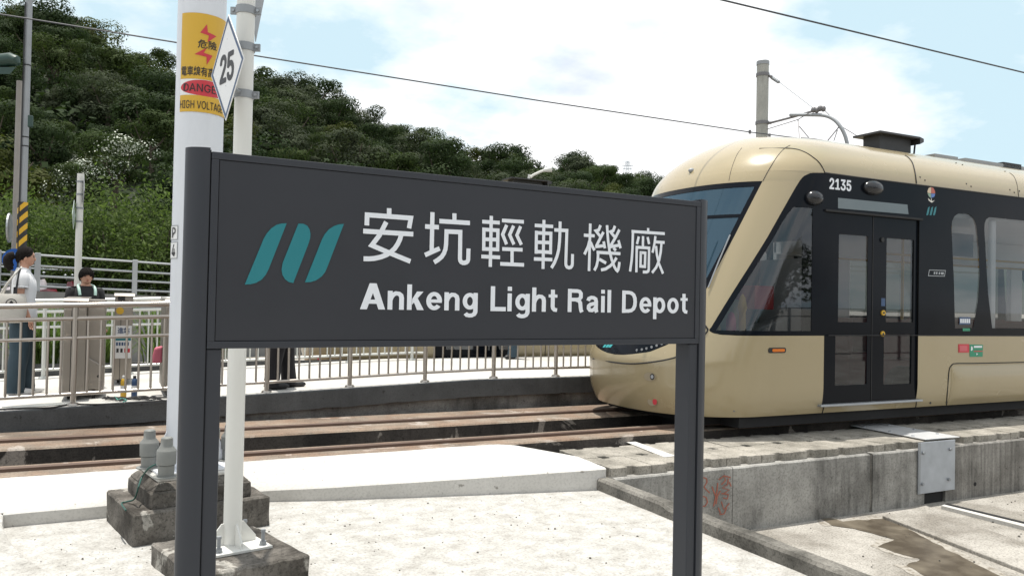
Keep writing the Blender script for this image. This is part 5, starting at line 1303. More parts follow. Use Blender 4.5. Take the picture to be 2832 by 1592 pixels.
MB().tube([ony(2207, 331, 14.2), ony(2211, 382, 13.8)], .012, 6).tube([ony(2211, 350, 14.1), ony(2236, 380, 13.7)], .012, 6).build('dropper', dk, cm)
MB().tube([ony(2322, 349, 13.3), ony(2290, 388, 13.3)], .014, 6).tube([ony(2316, 360, 13.3), ony(2306, 390, 13.3)], .010, 6).build('dropper', dk, cm)
MB().tube([ony(2216, 383, 13.6), ony(2250, 386, 13.5), ony(2298, 394, 13.4)], .03, 8).build('wire_clamp', dk, cm)
for px, py in ((2074, 366), (2128, 376)):
    MB().tube([ony(px, py + 4, 13.55), ony(px, py - 6, 13.55)], .03, 6).build('wire_clamp', dk, cm)

# ================================================================ PLATFORM THINGS
def gate(label, x0, x1, y0, y1, zb, zt, low=True, wheels=True, side=1, lock=True):
    g_ = thing('ticket_gate', label, 'ticket gate', ((x0 + x1) / 2, (y0 + y1) / 2, zb), 'ticket gates on the platform')
    lift = .05 if wheels else .03
    MB().box((x0, y0, zb + lift), (x1, y1, zt - .02)).build('cabinet', M['steel_panel'], g_, bevel=.012)
    MB().hexa([(x0 - .01, y0 - .02, zt - .02), (x1 + .02, y0 - .02, zt - .02), (x1 + .02, y1, zt - .02), (x0 - .01, y1, zt - .02)], [(x0 - .01, y0 + .02, zt + .004), (x1 + .02, y0 + .02, zt + .004), (x1 + .02, y1, zt + .02), (x0 - .01, y1, zt + .02)]).build('top_lid', M['steel'], g_, bevel=.006)
    MB().box((x0 + (x1 - x0) * .34, y0 - .004, zb + lift), (x0 + (x1 - x0) * .37, y0 - .001, zt - .03)).build('door_joint', M['rubber'], g_)
    if lock: MB().box((x0 + (x1 - x0) * .42, y0 - .012, zb + (zt - zb) * .42), (x0 + (x1 - x0) * .55, y0 - .002, zb + (zt - zb) * .58)).build('lock_plate', M['black'], g_, bevel=.003)
    if low:
        w_ = .17; ya, yb_ = y0 + .12, y0 + .55; za, zb2_, zc2 = zb + .09, zb + .33, zb + .44
        MB().hexa([(x1, ya, za), (x1 + w_, ya, za), (x1 + w_, yb_, za), (x1, yb_, za)], [(x1, ya, zc2), (x1 + w_, ya, zb2_), (x1 + w_, yb_, zb2_), (x1, yb_, zc2)]).build('barrier_housing', M['steel_panel'], g_, bevel=.01)
        MB().tube([(x1 + w_ * .7, ya - .001, zb2_ - .1), (x1 + w_ * .7, ya - .008, zb2_ - .1)], .014, 10).build('key_lock', M['black'], g_)
    if wheels:
        wh = None
        for wx in (x0 + .06, x1 + (.08 if low else -.06)):
            for wy in (y0 + .12, y1 - .12):
                if wh is None: wh = MB().tube([(-.015, 0, 0), (.015, 0, 0)], .042, 14).build('castor', M['rubber'], g_, loc=(wx, wy, zb + .044))
                else: inst(wh, 'castor', (wx, wy, zb + .044), 0, g_)
    return g_
zg = zp(-.3)
q0 = onz(169, 1108, zg); yA = q0.y; xA0 = q0.x; xA1 = ony(233, 1108, yA).x
gate('leftmost tall stainless gate cabinet with a black lock behind the railing', xA0, xA1, yA, yA + .95, zg, ony(200, 826, yA).z)
MB().box((xA1, yA + .16, zg + .06), (ony(289, 1000, yA + .16).x, yA + .9, ony(260, 828, yA + .16).z)).build('side_cabinet', M['steel_panel'], bpy.data.objects['ticket_gate'], bevel=.01)
zg2 = zp(.25); yB = 10.55; xB0 = ony(313, 1000, yB).x; xB1 = ony(364, 1000, yB).x
gB = gate('stainless gate cabinet with paper notices taped on its front', xB0, xB1, yB, yB + .8, zg2 + .0, ony(330, 813, yB).z, low=False, lock=False)
# notices: paper with headline, printed bar, pink marks; round yellow badge; small screen
def paper(px0, py0, px1, py1, mat, name, off, par):
    a_, b_ = ony(px0, py0, yB), ony(px1, py1, yB); return MB().box((a_.x, yB - off, b_.z), (b_.x, yB - off - .0012, a_.z)).build(name, mat, par)
n1 = paper(319, 900, 362, 990, M['white'], 'paper_notice', .003, gB)
me = text_mesh('進站', 1, bold=.02, width=.13, height=.075); pz = ony(325, 922, yB)
me.transform(Matrix(((1, 0, 0, pz.x), (0, 0, -1, yB - .0055), (0, 1, 0, pz.z), (0, 0, 0, 1)))); link_mesh('notice_text', me, M['navy'], n1)
paper(320, 932, 362, 941, M['teal'], 'notice_bar', .0045, n1)
for k, (px, mt) in enumerate(((322, 'ink'), (333, 'ink'), (344, 'red'), (353, 'red'))): paper(px, 963, px + 6, 974, M[mt], 'notice_mark', .0045, n1)
for k in range(5): paper(321 + 7.5 * k, 946, 326 + 7.5 * k, 955, M['navy'], 'notice_mark', .0045, n1)
c = ony(332, 859, yB); MB().tube([(c.x, yB - .002, c.z), (c.x, yB - .005, c.z)], .042, 18).build('yellow_badge', M['yellow'], gB)
paper(326, 820, 346, 831, M['black'], 'small_screen', .004, gB)
q3 = onz(437, 1096, zp(.45)); xC0 = q3.x + .05; yC = q3.y
gate('stainless gate cabinet half hidden behind the thick white mast', xC0, xC0 + .2, yC, yC + .9, zp(.5), ony(450, 828, yC).z, side=-1)
tag(MB().hexa([(xC0 - .12, yC + .1, zp(.5) + .34), (xC0 - .01, yC + .1, zp(.5) + .34), (xC0 - .01, yC + .2, zp(.5) + .34), (xC0 - .12, yC + .2, zp(.5) + .34)], [(xC0 - .09, yC + .1, zp(.5) + .50), (xC0 - .01, yC + .1, zp(.5) + .52), (xC0 - .01, yC + .2, zp(.5) + .52), (xC0 - .09, yC + .2, zp(.5) + .50)]).build('pink_bag', paint('pink_cloth', (.62, .16, .22), .7), bevel=.02), 'small pink bag hanging on the half hidden ticket gate', 'bag')
for px, mt, lb in ((341, 'yellow', 'small yellow bottle standing on the platform behind the railing'), (371, 'navy', 'small dark blue bottle standing on the platform behind the railing')):
    b_ = onz(px, 1097, zp(.15)); r_ = thing('bottle', lb, 'bottle', tuple(b_), 'bottles left on the platform')
    MB().lathe(b_, [(.026, 0), (.029, .01), (.029, .16), (.02, .19), (.014, .195)], 14).build('body', M[mt], r_, smooth=True)
    MB().lathe(b_ + Vector((0, 0, .195)), [(.016, 0), (.016, .025), (.012, .028)], 12).build('cap', M['white'] if mt == 'yellow' else M['black'], r_)
    MB().lathe(b_ + Vector((0, 0, .07)), [(.0295, 0), (.0295, .05)], 14).build('label_band', M['white'], r_)
# cables along the platform edge
cb = [onz(px, py, zp(-.9 + 1.4 * px / 467) + .008) for px, py in ((-60, 1133), (0, 1131), (90, 1128), (150, 1125), (185, 1118.5), (205, 1116), (240, 1117.5), (300, 1116.5), (370, 1112), (440, 1108), (500, 1104))]
tag(MB().tube(smooth_path(cb), .008, 6).build('floor_cable', M['cable'], smooth=True), 'black cable lying along the platform edge under the railing', 'cable')
rnd = random.Random(11)
tg = MB()
for k in range(7):
    P_ = []
    for i in range(7):
        px = 292 + i * 27 + rnd.uniform(-12, 12); py = 1103 + rnd.uniform(-5, 5); q = onz(px, py, zp(.1) + .008); q.z += .015 * abs(math.sin(i * 1.7 + k)); P_.append(q)
    tg.tube(smooth_path(P_, 4), .006, 5)
tag(tg.build('cable_tangle', M['cable'], smooth=True), 'tangle of black cables on the platform beside the gates', 'cables', kind='stuff')
tag(MB().tube(smooth_path([onz(px, py, zp(.1) + .02) for px, py in ((318, 1096), (326, 1104), (338, 1101), (350, 1106), (341, 1110))]), .006, 5).build('loose_cable', paint('turquoise_cable', (.10, .42, .34), .5), smooth=True), 'short turquoise cable end in the black cable tangle', 'cable')

# ================================================================ PEOPLE
def skin_mesh(verts, edges, radii, root_i=0, sub=2):
    me = bpy.data.meshes.new('figure'); me.from_pydata(verts, edges, []); o = bpy.data.objects.new('figure', me); COL.objects.link(o)
    sk = o.modifiers.new('skin', 'SKIN'); sk.branch_smoothing = .6; sk.use_smooth_shade = True
    for i, r_ in enumerate(radii): d = me.skin_vertices[0].data[i]; d.radius = (r_, r_) if not isinstance(r_, tuple) else r_; d.use_root = (i == root_i)
    ss_ = o.modifiers.new('sub', 'SUBSURF'); ss_.levels = sub; ss_.render_levels = sub
    bpy.context.view_layer.update()
    out = bpy.data.meshes.new_from_object(o.evaluated_get(bpy.context.evaluated_depsgraph_get())); bpy.data.objects.remove(o); return out
def loft(rings, n=18, cap=True):
    """rings: (cx, cy, cz, rx, ry)"""
    m = MB(); R_ = [[(cx + rx * math.cos(k * math.tau / n), cy + ry * math.sin(k * math.tau / n), cz) for k in range(n + 1)] for cx, cy, cz, rx, ry in rings]
    m.grid(R_)
    if cap: m.add(R_[0][:-1], [tuple(range(n))[::-1]]); m.add(R_[-1][:-1], [tuple(range(n))])
    return m
def hand_edges(V, E, R_, wrist, d, side):
    """palm with five bent fingers hanging along d from vertex index wrist"""
    w = Vector(V[wrist]); d = Vector(d).normalized(); f = Vector((1, 0, 0)); f = (f - d * f.dot(d)).normalized(); n_ = d.cross(f)
    p = w + d * .05; V.append(tuple(p)); R_.append((.030, .018)); pi = len(V) - 1; E.append((wrist, pi))
    for k, (off, ln) in enumerate(((.026, .066), (.009, .075), (-.009, .070), (-.025, .055))):
        b = p + d * .025 + f * off; m1 = b + d * ln * .55 + n_ * side * .008; m2 = b + d * ln + n_ * side * .026
        i0 = len(V); V += [tuple(b), tuple(m1), tuple(m2)]; R_ += [.0095, .0085, .007]; E += [(pi, i0), (i0, i0 + 1), (i0 + 1, i0 + 2)]
    b = p - d * .02 + f * .034; m1 = b + f * .018 + d * .035 + n_ * side * .012; i0 = len(V); V += [tuple(b), tuple(m1)]; R_ += [.011, .008]; E += [(pi, i0), (i0, i0 + 1)]
def person(name, label, loc, rz, h, mats, arms, stride=.06, group=None, cloth_top=None, hair='short', jeans_w=1.0, head_turn=0.0, girl=False):
    """stand a figure at loc facing local +X turned by rz; arms: ((elbow),(wrist)) offsets for left and right"""
    s = h / 1.70; root = thing(name, label, 'person', loc, group)
    TM = Matrix.Translation(Vector(loc)) @ Matrix.Rotation(rz, 4, 'Z') @ Matrix.Scale(s, 4)
    sw = .155 if girl else .18
    V = [(0, 0, .95), (0, 0, 1.10), (.005, 0, 1.28), (-.01, 0, 1.42), (0, 0, 1.50), (.02, 0, 1.555), (.03, 0, 1.61), (.02, 0, 1.655)]
    R_ = [(.115, .14), (.10, .125), (.115, .145), (.07, .10), .050, .066, .080, .062]
    E = [(0, 1), (1, 2), (2, 3), (3, 4), (4, 5), (5, 6), (6, 7)]
    for sd, (el, wr) in zip((1, -1), arms):
        i = len(V); shp = Vector((-.01, sd * sw, 1.395)); V += [tuple(shp), tuple(shp + Vector(el)), tuple(shp + Vector(el) + Vector(wr))]; R_ += [.055, .041, .026]
        E += [(3, i), (i, i + 1), (i + 1, i + 2)]; hand_edges(V, E, R_, i + 2, Vector(wr), -sd)
    for sd in (1, -1):
        i = len(V); fx = stride * sd
        V += [(0, sd * .09, .88), (fx * .5 + .02, sd * .095, .49), (fx - .01, sd * .10, .09), (fx + .04, sd * .105, .04), (fx + .13, sd * .11, .03)]
        R_ += [.095, .062, .042, .04, .03]; E += [(0, i), (i, i + 1), (i + 1, i + 2), (i + 2, i + 3), (i + 3, i + 4)]
    me = skin_mesh(V, E, R_)
    for mt in (M['skin'], mats['top'], mats['leg']): me.materials.append(mt)
    for p in me.polygons:
        c = p.center
        if c.z > 1.47 or (abs(c.y) > .17 and c.z < 1.24): p.material_index = 0
        elif c.z > .93: p.material_index = 1
        elif c.z > .06: p.material_index = 2
    me.transform(TM)
    body = link_mesh('body', me, None, root, smooth=True)
    def put(m, nm, mt, par=root, smooth=True): m.xf(TM); return m.build(nm, mt, par, smooth=smooth)
    # trousers: two lofted legs and hips
    lw = jeans_w
    m = loft([(0, 0, 1.03, .118, .148), (0, 0, .95, .132, .168), (0, 0, .86, .138, .178), (0, 0, .80, .125, .172)])
    put(m, 'trouser_hips', mats['leg'])
    for sd in (1, -1):
        fx = stride * sd
        put(loft([(0.0, sd * .088, .86, .118, .100), (fx * .25, sd * .092, .70, .100 * lw ** .3, .090 * lw ** .3), (fx * .5 + .015, sd * .096, .49, .080 * lw, .078 * lw), (fx * .8, sd * .10, .28, .078 * lw, .075 * lw), (fx, sd * .102, .10, .082 * lw, .074 * lw), (fx + .01, sd * .102, .035, .088 * lw, .075 * lw)]), 'trouser_leg', mats['leg'])
        sh = MB().ball((fx + .055, sd * .105, .04), .15, .052, .048, 14, 8); sh.v = [(x, y, max(z, .002)) for x, y, z in sh.v]; put(sh, 'shoe', mats['shoe'])
    # top
    if cloth_top == 'blouse':
        put(loft([(.012, 0, .90, .145, .19), (.014, 0, .98, .138, .18), (.012, 0, 1.10, .118, .155), (.015, 0, 1.22, .128, .162), (.012, 0, 1.32, .122, .168), (0, 0, 1.40, .095, .15), (-.008, 0, 1.45, .068, .10), (-.008, 0, 1.475, .058, .075)]), 'blouse', mats['top'])
        for sd, (el, wr) in zip((1, -1), arms):
            shp = Vector((-.01, sd * (sw + .005), 1.395)); e_ = Vector(el).normalized()
            P_ = [shp - e_ * .05, shp, shp + e_ * .06, shp + e_ * .12, shp + e_ * .145, shp + e_ * .15]
            put(MB().tube(P_, [.04, .074, .082, .078, .07, .045], 16), 'puff_sleeve', mats['top'])
            # ruffle edge
            P2 = []
            put(MB().tube([shp + e_ * .140, shp + e_ * .156], [.072, .08], 22, False), 'ruffle', mats['top'])
    else:
        put(loft([(.0, 0, .92, .135, .178), (.0, 0, 1.05, .125, .170), (.005, 0, 1.2, .13, .178), (.005, 0, 1.32, .13, .19), (-.005, 0, 1.40, .10, .175), (-.01, 0, 1.45, .066, .10), (-.01, 0, 1.468, .06, .08)]), 'shirt', mats['top'])
        for sd, (el, wr) in zip((1, -1), arms):
            shp = Vector((-.01, sd * sw, 1.395)); e_ = Vector(el).normalized()
            put(MB().tube([shp - e_ * .04, shp, shp + e_ * .08, shp + e_ * .20], [.045, .072, .068, .064], 14), 'sleeve', mats['top'])
    # head details turned by head_turn about the neck
    HT = Matrix.Translation((.02, 0, 1.58)) @ Matrix.Rotation(head_turn, 4, 'Z') @ Matrix.Translation((-.02, 0, -1.58))
    def hput(m, nm, mt, par=body): m.xf(TM @ HT); return m.build(nm, mt, par, smooth=True)
    hput(MB().ball((.028, 0, 1.595), .086, .072, .108, 20, 14).ball((.058, 0, 1.535), .045, .048, .040, 14, 10), 'face', M['skin'])
    hput(MB().ball((.112, 0, 1.576), .013, .010, .020, 10, 8), 'nose', M['skin'])
    for sd in (1, -1):
        hput(MB().ball((.02, sd * .074, 1.585), .020, .010, .030, 10, 8), 'ear', M['skin'])
        hput(MB().ball((.098, sd * .030, 1.602), .012, .015, .007, 10, 6), 'eye', M['ink'])
        hput(MB().ball((.101, sd * .030, 1.622), .010, .020, .004, 10, 6), 'eyebrow', M['hair'])
    hput(MB().ball((.103, 0, 1.538), .008, .020, .006, 10, 6), 'mouth', M['lips'])
    # hair
    hm = MB(); N1, N2 = 40, 14; rows = []
    fr_, sd2, bk_ = (80, 104, 122) if hair == 'bowl' else (56, 100, 128) if hair == 'tied' else (60, 98, 122)
    for j in range(N2 + 2):
        r = []
        for k in range(N1 + 1):
            b_ = k / N1 * math.tau; cb_ = math.cos(b_); lim = sd2 + (fr_ - sd2) * max(0, cb_) ** 1.6 + (bk_ - sd2) * max(0, -cb_) ** 1.2
            lim += 8 * noise.noise((b_ * 9, 3, 0)); a_ = math.radians(lim) * min(1, j / N2); sc_ = 1.02 + .06 * noise.noise((b_ * 9, a_ * 2, 2)) + (.12 if hair == 'bowl' else 0)
            if j > N2: sc_ *= .93
            r.append((.020 + .093 * math.sin(a_) * cb_ * sc_, .081 * math.sin(a_) * math.sin(b_) * sc_, 1.600 + .114 * math.cos(a_) * sc_))
        rows.append(r)
    hm.grid(rows)
    rh = random.Random(int(loc[0] * 1000))
    for q in range(110):                                # loose locks that break the outline
        b_ = rh.uniform(0, math.tau); cb_ = math.cos(b_); lim = sd2 + (fr_ - sd2) * max(0, cb_) ** 1.6 + (bk_ - sd2) * max(0, -cb_) ** 1.2; k0 = rh.uniform(.05, .5); P_ = []
        big = 1.14 if hair == 'bowl' else 1.03
        for i in range(5):
            a_ = math.radians(lim + rh.uniform(-4, 7)) * (k0 + (1 - k0) * i / 4); bb = b_ + (rh.uniform(-.1, .1) if hair != 'tied' else (math.pi - b_) * .06 * i); sc_ = big + .03
            P_.append((.020 + .093 * math.sin(a_) * math.cos(bb) * sc_, .081 * math.sin(a_) * math.sin(bb) * sc_, 1.600 + .114 * math.cos(a_) * sc_))
        hm.tube(P_, [.004, .008, .009, .007, .002], 4, False)
    hput(hm, 'hair', M['hair'])
    return root, TM, body, hput, put
# woman in profile on the left
wl_ = onz(54, 1090, zp(-.85)); wl_.z = zp(wl_.x)
arm_d = ((.02, .03, -.26), (.10, -.01, -.22))
wr_, WTM, wbody, hput, put = person('person', 'woman in white blouse and blue jeans with a ponytail standing at the railing', tuple(wl_), math.radians(4), 1.585,
    dict(leg=M['denim'], top=M['blouse'], shoe=M['white']), (((-.01, .03, -.27), (.04, .01, -.23)), ((-.01, -.03, -.27), (.09, -.01, -.23))), .05, cloth_top='blouse', hair='tied', jeans_w=1.25, girl=True)
hput(MB().ball((-.105, 0, 1.61), .032, .032, .032, 12, 8), 'hair_tie', M['navy'])
hput(MB().tube(smooth_path([Vector(p) for p in ((-.09, 0, 1.615), (-.14, 0, 1.60), (-.155, 0, 1.54), (-.135, 0, 1.47), (-.12, 0, 1.44))]), [.03] + [.045] * 6 + [.05] * 8 + [.035] * 5 + [.012], 12), 'ponytail', M['hair'])
# tote bag on her near shoulder
bag = thing('tote_bag', 'pale canvas tote bag with round dark print hanging from the woman shoulder', 'bag', tuple(WTM @ Vector((-.14, -.24, .82))))
bm2 = loft([(-.13, -.245, .84, .12, .03), (-.13, -.25, .87, .17, .055), (-.13, -.25, 1.0, .185, .06), (-.13, -.245, 1.12, .175, .05), (-.13, -.24, 1.17, .165, .03)])
bm2.xf(WTM); bm2.build('bag_body', M['canvas'], bag, smooth=True)
for dx in (-.06, .05):
    bm2 = MB().tube(smooth_path([Vector(p) for p in ((-.13 + dx * 1.4, -.25, 1.15), (-.09 + dx * .8, -.245, 1.30), (-.03, -.20, 1.455), (-.03, -.10, 1.46), (-.10 + dx * .6, -.17, 1.30), (-.13 + dx, -.2, 1.15))]), .011, 6); bm2.xf(WTM); bm2.build('strap', M['canvas'] if dx < 0 else M['ink'], bag, smooth=True)
pr_ = curve_mesh([[(.055 * math.cos(k * math.tau / 28), .055 * math.sin(k * math.tau / 28)) for k in range(28)], [(.045 * math.cos(k * math.tau / 28), .045 * math.sin(k * math.tau / 28)) for k in range(28)]], 0)
pr_.transform(WTM @ Matrix(((1, 0, 0, -.10), (0, 0, -1, -.316), (0, 1, 0, 1.06), (0, 0, 0, 1)))); link_mesh('round_print', pr_, M['ink'], bag)
pr_ = curve_mesh([[(-.03, -.03), (-.012, -.012), (-.02, .01), (0, .035), (.02, .01), (.012, -.012), (.03, -.03), (.01, -.022), (0, -.005), (-.01, -.022)]], 0)
pr_.transform(WTM @ Matrix(((1, 0, 0, -.10), (0, 0, -1, -.316), (0, 1, 0, 1.06), (0, 0, 0, 1)))); link_mesh('round_print', pr_, M['ink'], bag)
# boy behind the gate, facing the camera
bl = ondist(231, 990, 9.15); bl.z = zp(bl.x)
bh = ondist(231, 742, 9.15).z - bl.z
br_, BTM, bbody, hput, put = person('person', 'boy in black shirt with a mint neck fan looking over the ticket gate', tuple(bl), math.atan2(-bl.y, -bl.x) + .25, bh * 1.70 / 1.715,
    dict(leg=M['trousers'], top=M['blacktee'], shoe=M['shoe']), (((0, .05, -.26), (.1, .0, -.2)), ((0, -.05, -.26), (.1, 0, -.2))), .03, hair='bowl')
nf = MB().tube(smooth_path([Vector(p) for p in ((.115, .10, 1.33), (.09, .105, 1.40), (.03, .10, 1.455), (-.06, .07, 1.475), (-.085, 0, 1.48), (-.06, -.07, 1.475), (.03, -.10, 1.455), (.09, -.105, 1.40), (.115, -.10, 1.33))]), .021, 10)
nf.xf(BTM); tag(nf.build('neck_fan', M['mint'], smooth=True), 'mint green neck fan around the boy neck', 'neck fan')
# man in black, mostly behind the name board
mk = onz(775, 1073, zp(1.7)); mk.z = zp(mk.x)
person('person', 'person in black trousers and black shoes standing behind the name board', tuple(mk), math.radians(-15), 1.58, dict(leg=M['trousers'], top=M['blacktee'], shoe=M['shoe']), (((0, .04, -.27), (.04, 0, -.24)), ((0, -.04, -.27), (.04, 0, -.24))), .09, jeans_w=1.12)
jk = onz(1418, 990, .612); jk.z = .608
person('person', 'distant person in blue jeans on the far platform side near the parked tram', tuple(jk), math.radians(200), 1.56, dict(leg=M['denim'], top=M['navy'], shoe=M['shoe']), (((0, .04, -.27), (.04, 0, -.24)), ((0, -.04, -.27), (.04, 0, -.24))), .12, jeans_w=1.1)
# ================================================================ STREET BEHIND
embk = paint('parapet_concrete', (.20, .20, .195), .9, vary=.3, scale=1.2, dirt=.4, bumpy=.2)
RA, RB = ondist(105, 700, 22.0), ondist(374, 719, 24.0)
dR = RB - RA; slope = dR.z / Vector((dR.x, dR.y)).length; dh = Vector((dR.x, dR.y, 0)).normalized(); span = Vector((dR.x, dR.y)).length
def rl_pt(t_, h_, off=0.0): p = RA + dR * t_; n_ = Vector((-dh.y, dh.x, 0)) * off; return Vector((p.x + n_.x, p.y + n_.y, p.z - 1.15 + h_))
st_ = thing('street', None, None, tuple(rl_pt(0, 0)), kind='structure')
q = [rl_pt(-8, 0.02, .12), rl_pt(12, 0.02, .12), rl_pt(12, .05, 9), rl_pt(-8, .05, 9)]
MB().add(q, [(0, 1, 2, 3)]).build('road_surface', paint('asphalt', (.05, .05, .052), .9, vary=.2), st_)
q = [rl_pt(-8, -3, -.12), rl_pt(12, -3, -.12), rl_pt(12, -3, .12), rl_pt(-8, -3, .12)]; r = [rl_pt(-8, .1, -.12), rl_pt(12, .1, -.12), rl_pt(12, .1, .12), rl_pt(-8, .1, .12)]
MB().hexa(q, r).build('retaining_wall', embk, st_)
def street_rail(name, label, ts, off, h, hs, mat, pw):
    root = thing(name, label, 'railing', tuple(rl_pt(ts[0], .1, off)))
    for t_ in ts:
        a_ = rl_pt(t_, .1, off); MB().box((a_.x - pw, a_.y - pw, a_.z), (a_.x + pw, a_.y + pw, a_.z + h)).build('post', mat, root, bevel=.01)
    for hh in hs: MB().tube([rl_pt(ts[0] - .4, .1 + hh, off), rl_pt(ts[-1] + .4, .1 + hh, off)], .03, 8).build('rail', mat, root, smooth=True)
    return root
srm = paint('grey_railing_steel', (.42, .44, .45), .5, .25, vary=.15, scale=2)
street_rail('street_railing', 'grey steel street railing with square posts on the retaining wall', [-1.0, -.36, 0, 1.0, 2.0, 3.0, 4.0, 5.0], 0, 1.06, (1.0, .70, .42, .14), srm, .07)
street_rail('far_railing', 'smaller grey railing across the street behind the near one', [-1.2, -.5, .3, .95, 1.6, 2.3, 3.0, 4.0, 5.0], 8.5, .95, (.9, .62, .35), srm, .05)
q = [rl_pt(-8, -2, 8.6), rl_pt(12, -2, 8.6), rl_pt(12, -2, 8.9), rl_pt(-8, -2, 8.9)]; r = [rl_pt(-8, .1, 8.6), rl_pt(12, .1, 8.6), rl_pt(12, .1, 8.9), rl_pt(-8, .1, 8.9)]
MB().hexa(q, r).build('kerb_wall', embk, st_)
# poles on the street edge
def zat(px, py, D): return ondist(px, py, D)
D1 = 20.5; b1 = zat(59, 700, D1)
up_ = thing('utility_pole', 'tall grey street pole with black and yellow striped band', 'pole', (b1.x, b1.y, .2))
MB().tube([(b1.x, b1.y, -.4), (b1.x, b1.y, 12)], [.098, .078], 20).build('pole', M['galv_dull'], up_, smooth=True)
t = NT('hazard_stripes'); gpos = t.n('ShaderNodeNewGeometry'); sx_ = t.n('ShaderNodeSeparateXYZ'); t.l(gpos.outputs['Position'], sx_.inputs[0])
f = t.math('FRACT', t.math('MULTIPLY', t.math('ADD', sx_.outputs['Z'], t.math('MULTIPLY', sx_.outputs['X'], -1.1)), 3.3)); gt_ = t.math('GREATER_THAN', f, .5)
t.set(**{'Base Color': t.mix(gt_, (.62, .36, .015), (.015, .015, .016)), 'Roughness': .5})
z0, z1 = zat(59, 688, D1).z, zat(59, 559, D1).z
MB().tube([(b1.x, b1.y, z0), (b1.x, b1.y, z1)], .118, 28, False).build('striped_band', t.m, up_, smooth=True)
for py in (180, 380, 405): z = zat(64, py, D1).z; MB().lathe((b1.x, b1.y, z), [(.09, 0), (.095, 0), (.095, .03), (.09, .03)], 18).build('strap', M['black'], up_)
vd = Vector((FWD.x, FWD.y, 0)).normalized()
MB().tube([Vector((b1.x, b1.y, z)) - vd * .115 - rgt_h * .02 for z in (.5, 3, 6, 9)], .018, 6).build('riser_cable', M['cable'], up_)
b2 = zat(40, 700, 21.2)
sp2_ = thing('utility_pole', 'shorter rusty grey pole beside the striped street pole', 'pole', (b2.x, b2.y, .2))
MB().tube([(b2.x, b2.y, -.4), (b2.x, b2.y, zat(41, 222, 21.2).z)], .075, 16).build('pole', paint('rusty_grey', (.30, .28, .26), .7, vary=.3), sp2_, smooth=True)
a_ = zat(-30, 172, 20.3); b_ = zat(52, 178, 20.3)
tl = thing('traffic_light', 'dark green signal housing seen from behind at the left edge', 'traffic light', (b_.x, b_.y, b_.z - .3))
gm_ = paint('dark_green_housing', (.02, .05, .04), .4)
MB().tube([a_, zat(30, 165, 20.3), zat(44, 170, 20.3), b_], [.17, .17, .15, .05], 14).build('housing', gm_, tl, smooth=True)
MB().hexa([tuple(zat(px, py, d_)) for px, py, d_ in ((-20, 205, 20.2), (28, 205, 20.2), (28, 205, 20.5), (-20, 205, 20.5))], [tuple(zat(px, py, d_)) for px, py, d_ in ((-20, 186, 20.2), (44, 186, 20.2), (44, 186, 20.5), (-20, 186, 20.5))]).build('visor', gm_, tl)
a_ = zat(83, 336, 20.3); tag(MB().box((a_.x - .05, a_.y - .07, a_.z - .15), (a_.x + .07, a_.y + .07, a_.z + .15)).build('signal_box', gm_, bevel=.02), 'small dark green box fixed on the right of the striped pole', 'box')
c = zat(41, 718, 20.9); nrm = -Vector((c.x, c.y, 0)).normalized()
bs = thing('round_sign', 'blue road sign partly hidden behind the woman head', 'sign', (c.x, c.y, c.z - .3))
MB().tube([c - nrm * .004, c + nrm * .004], .29, 32).build('plate', M['blue'], bs)
MB().tube([c + nrm * .004, c + nrm * .0055], .265, 32).build('face_film', M['blue'], bs)
c = zat(26, 630, 20.6)
mr = MB(); _vr = Vector((c.x, c.y, 0)).normalized(); ex = (_vr * .985 + Vector((_vr.y, -_vr.x, 0)) * .16).normalized(); sd_ = Vector((-ex.y, ex.x, 0)) * .02
ring = [c + ex * .38 * math.cos(k * math.tau / 24) + Vector((0, 0, .38 * math.sin(k * math.tau / 24))) for k in range(24)]
mr.add([p - sd_ for p in ring] + [p + sd_ for p in ring], [tuple(range(24)), tuple(range(47, 23, -1))] + [(k, 24 + k, 24 + (k + 1) % 24, (k + 1) % 24) for k in range(24)])
tag(mr.build('round_sign', M['galv']), 'grey round sign seen edge on left of the striped pole', 'sign')
# white signal pole with edge-on boards
b3 = zat(217, 700, 13.0)
wp3 = thing('signal_pole', 'short white pole with small boards behind the boy', 'pole', (b3.x, b3.y, .2))
MB().tube([(b3.x, b3.y, .18), (b3.x, b3.y, zat(222, 480, 13).z)], .052, 18).build('pole', M['pole_cream'], wp3, smooth=True)
for py in (505, 540, 578, 615): z = zat(219, py, 13).z; MB().lathe((b3.x, b3.y, z), [(.053, 0), (.058, 0), (.058, .03), (.053, .03)], 16).build('clamp_band', M['galv_dull'], wp3)
for px, py, hh, mt in ((231, 530, .27, M['galv_dull']), (204, 594, .24, paint('pale_green_board', (.5, .6, .55), .5))):
    c = zat(px, py, 12.95); _vr = Vector((c.x, c.y, 0)).normalized(); e = (_vr * .985 + Vector((_vr.y, -_vr.x, 0)) * (.13 if px < 220 else -.06)).normalized(); n_ = Vector((-e.y, e.x, 0)) * .003
    P = [c + e * .17, c + Vector((0, 0, hh)), c - e * .17, c - Vector((0, 0, hh))]
    MB().add([p - n_ for p in P] + [p + n_ for p in P], [(0, 1, 2, 3), (7, 6, 5, 4)] + [(k, 4 + k, 4 + (k + 1) % 4, (k + 1) % 4) for k in range(4)]).build('board', mt, wp3)
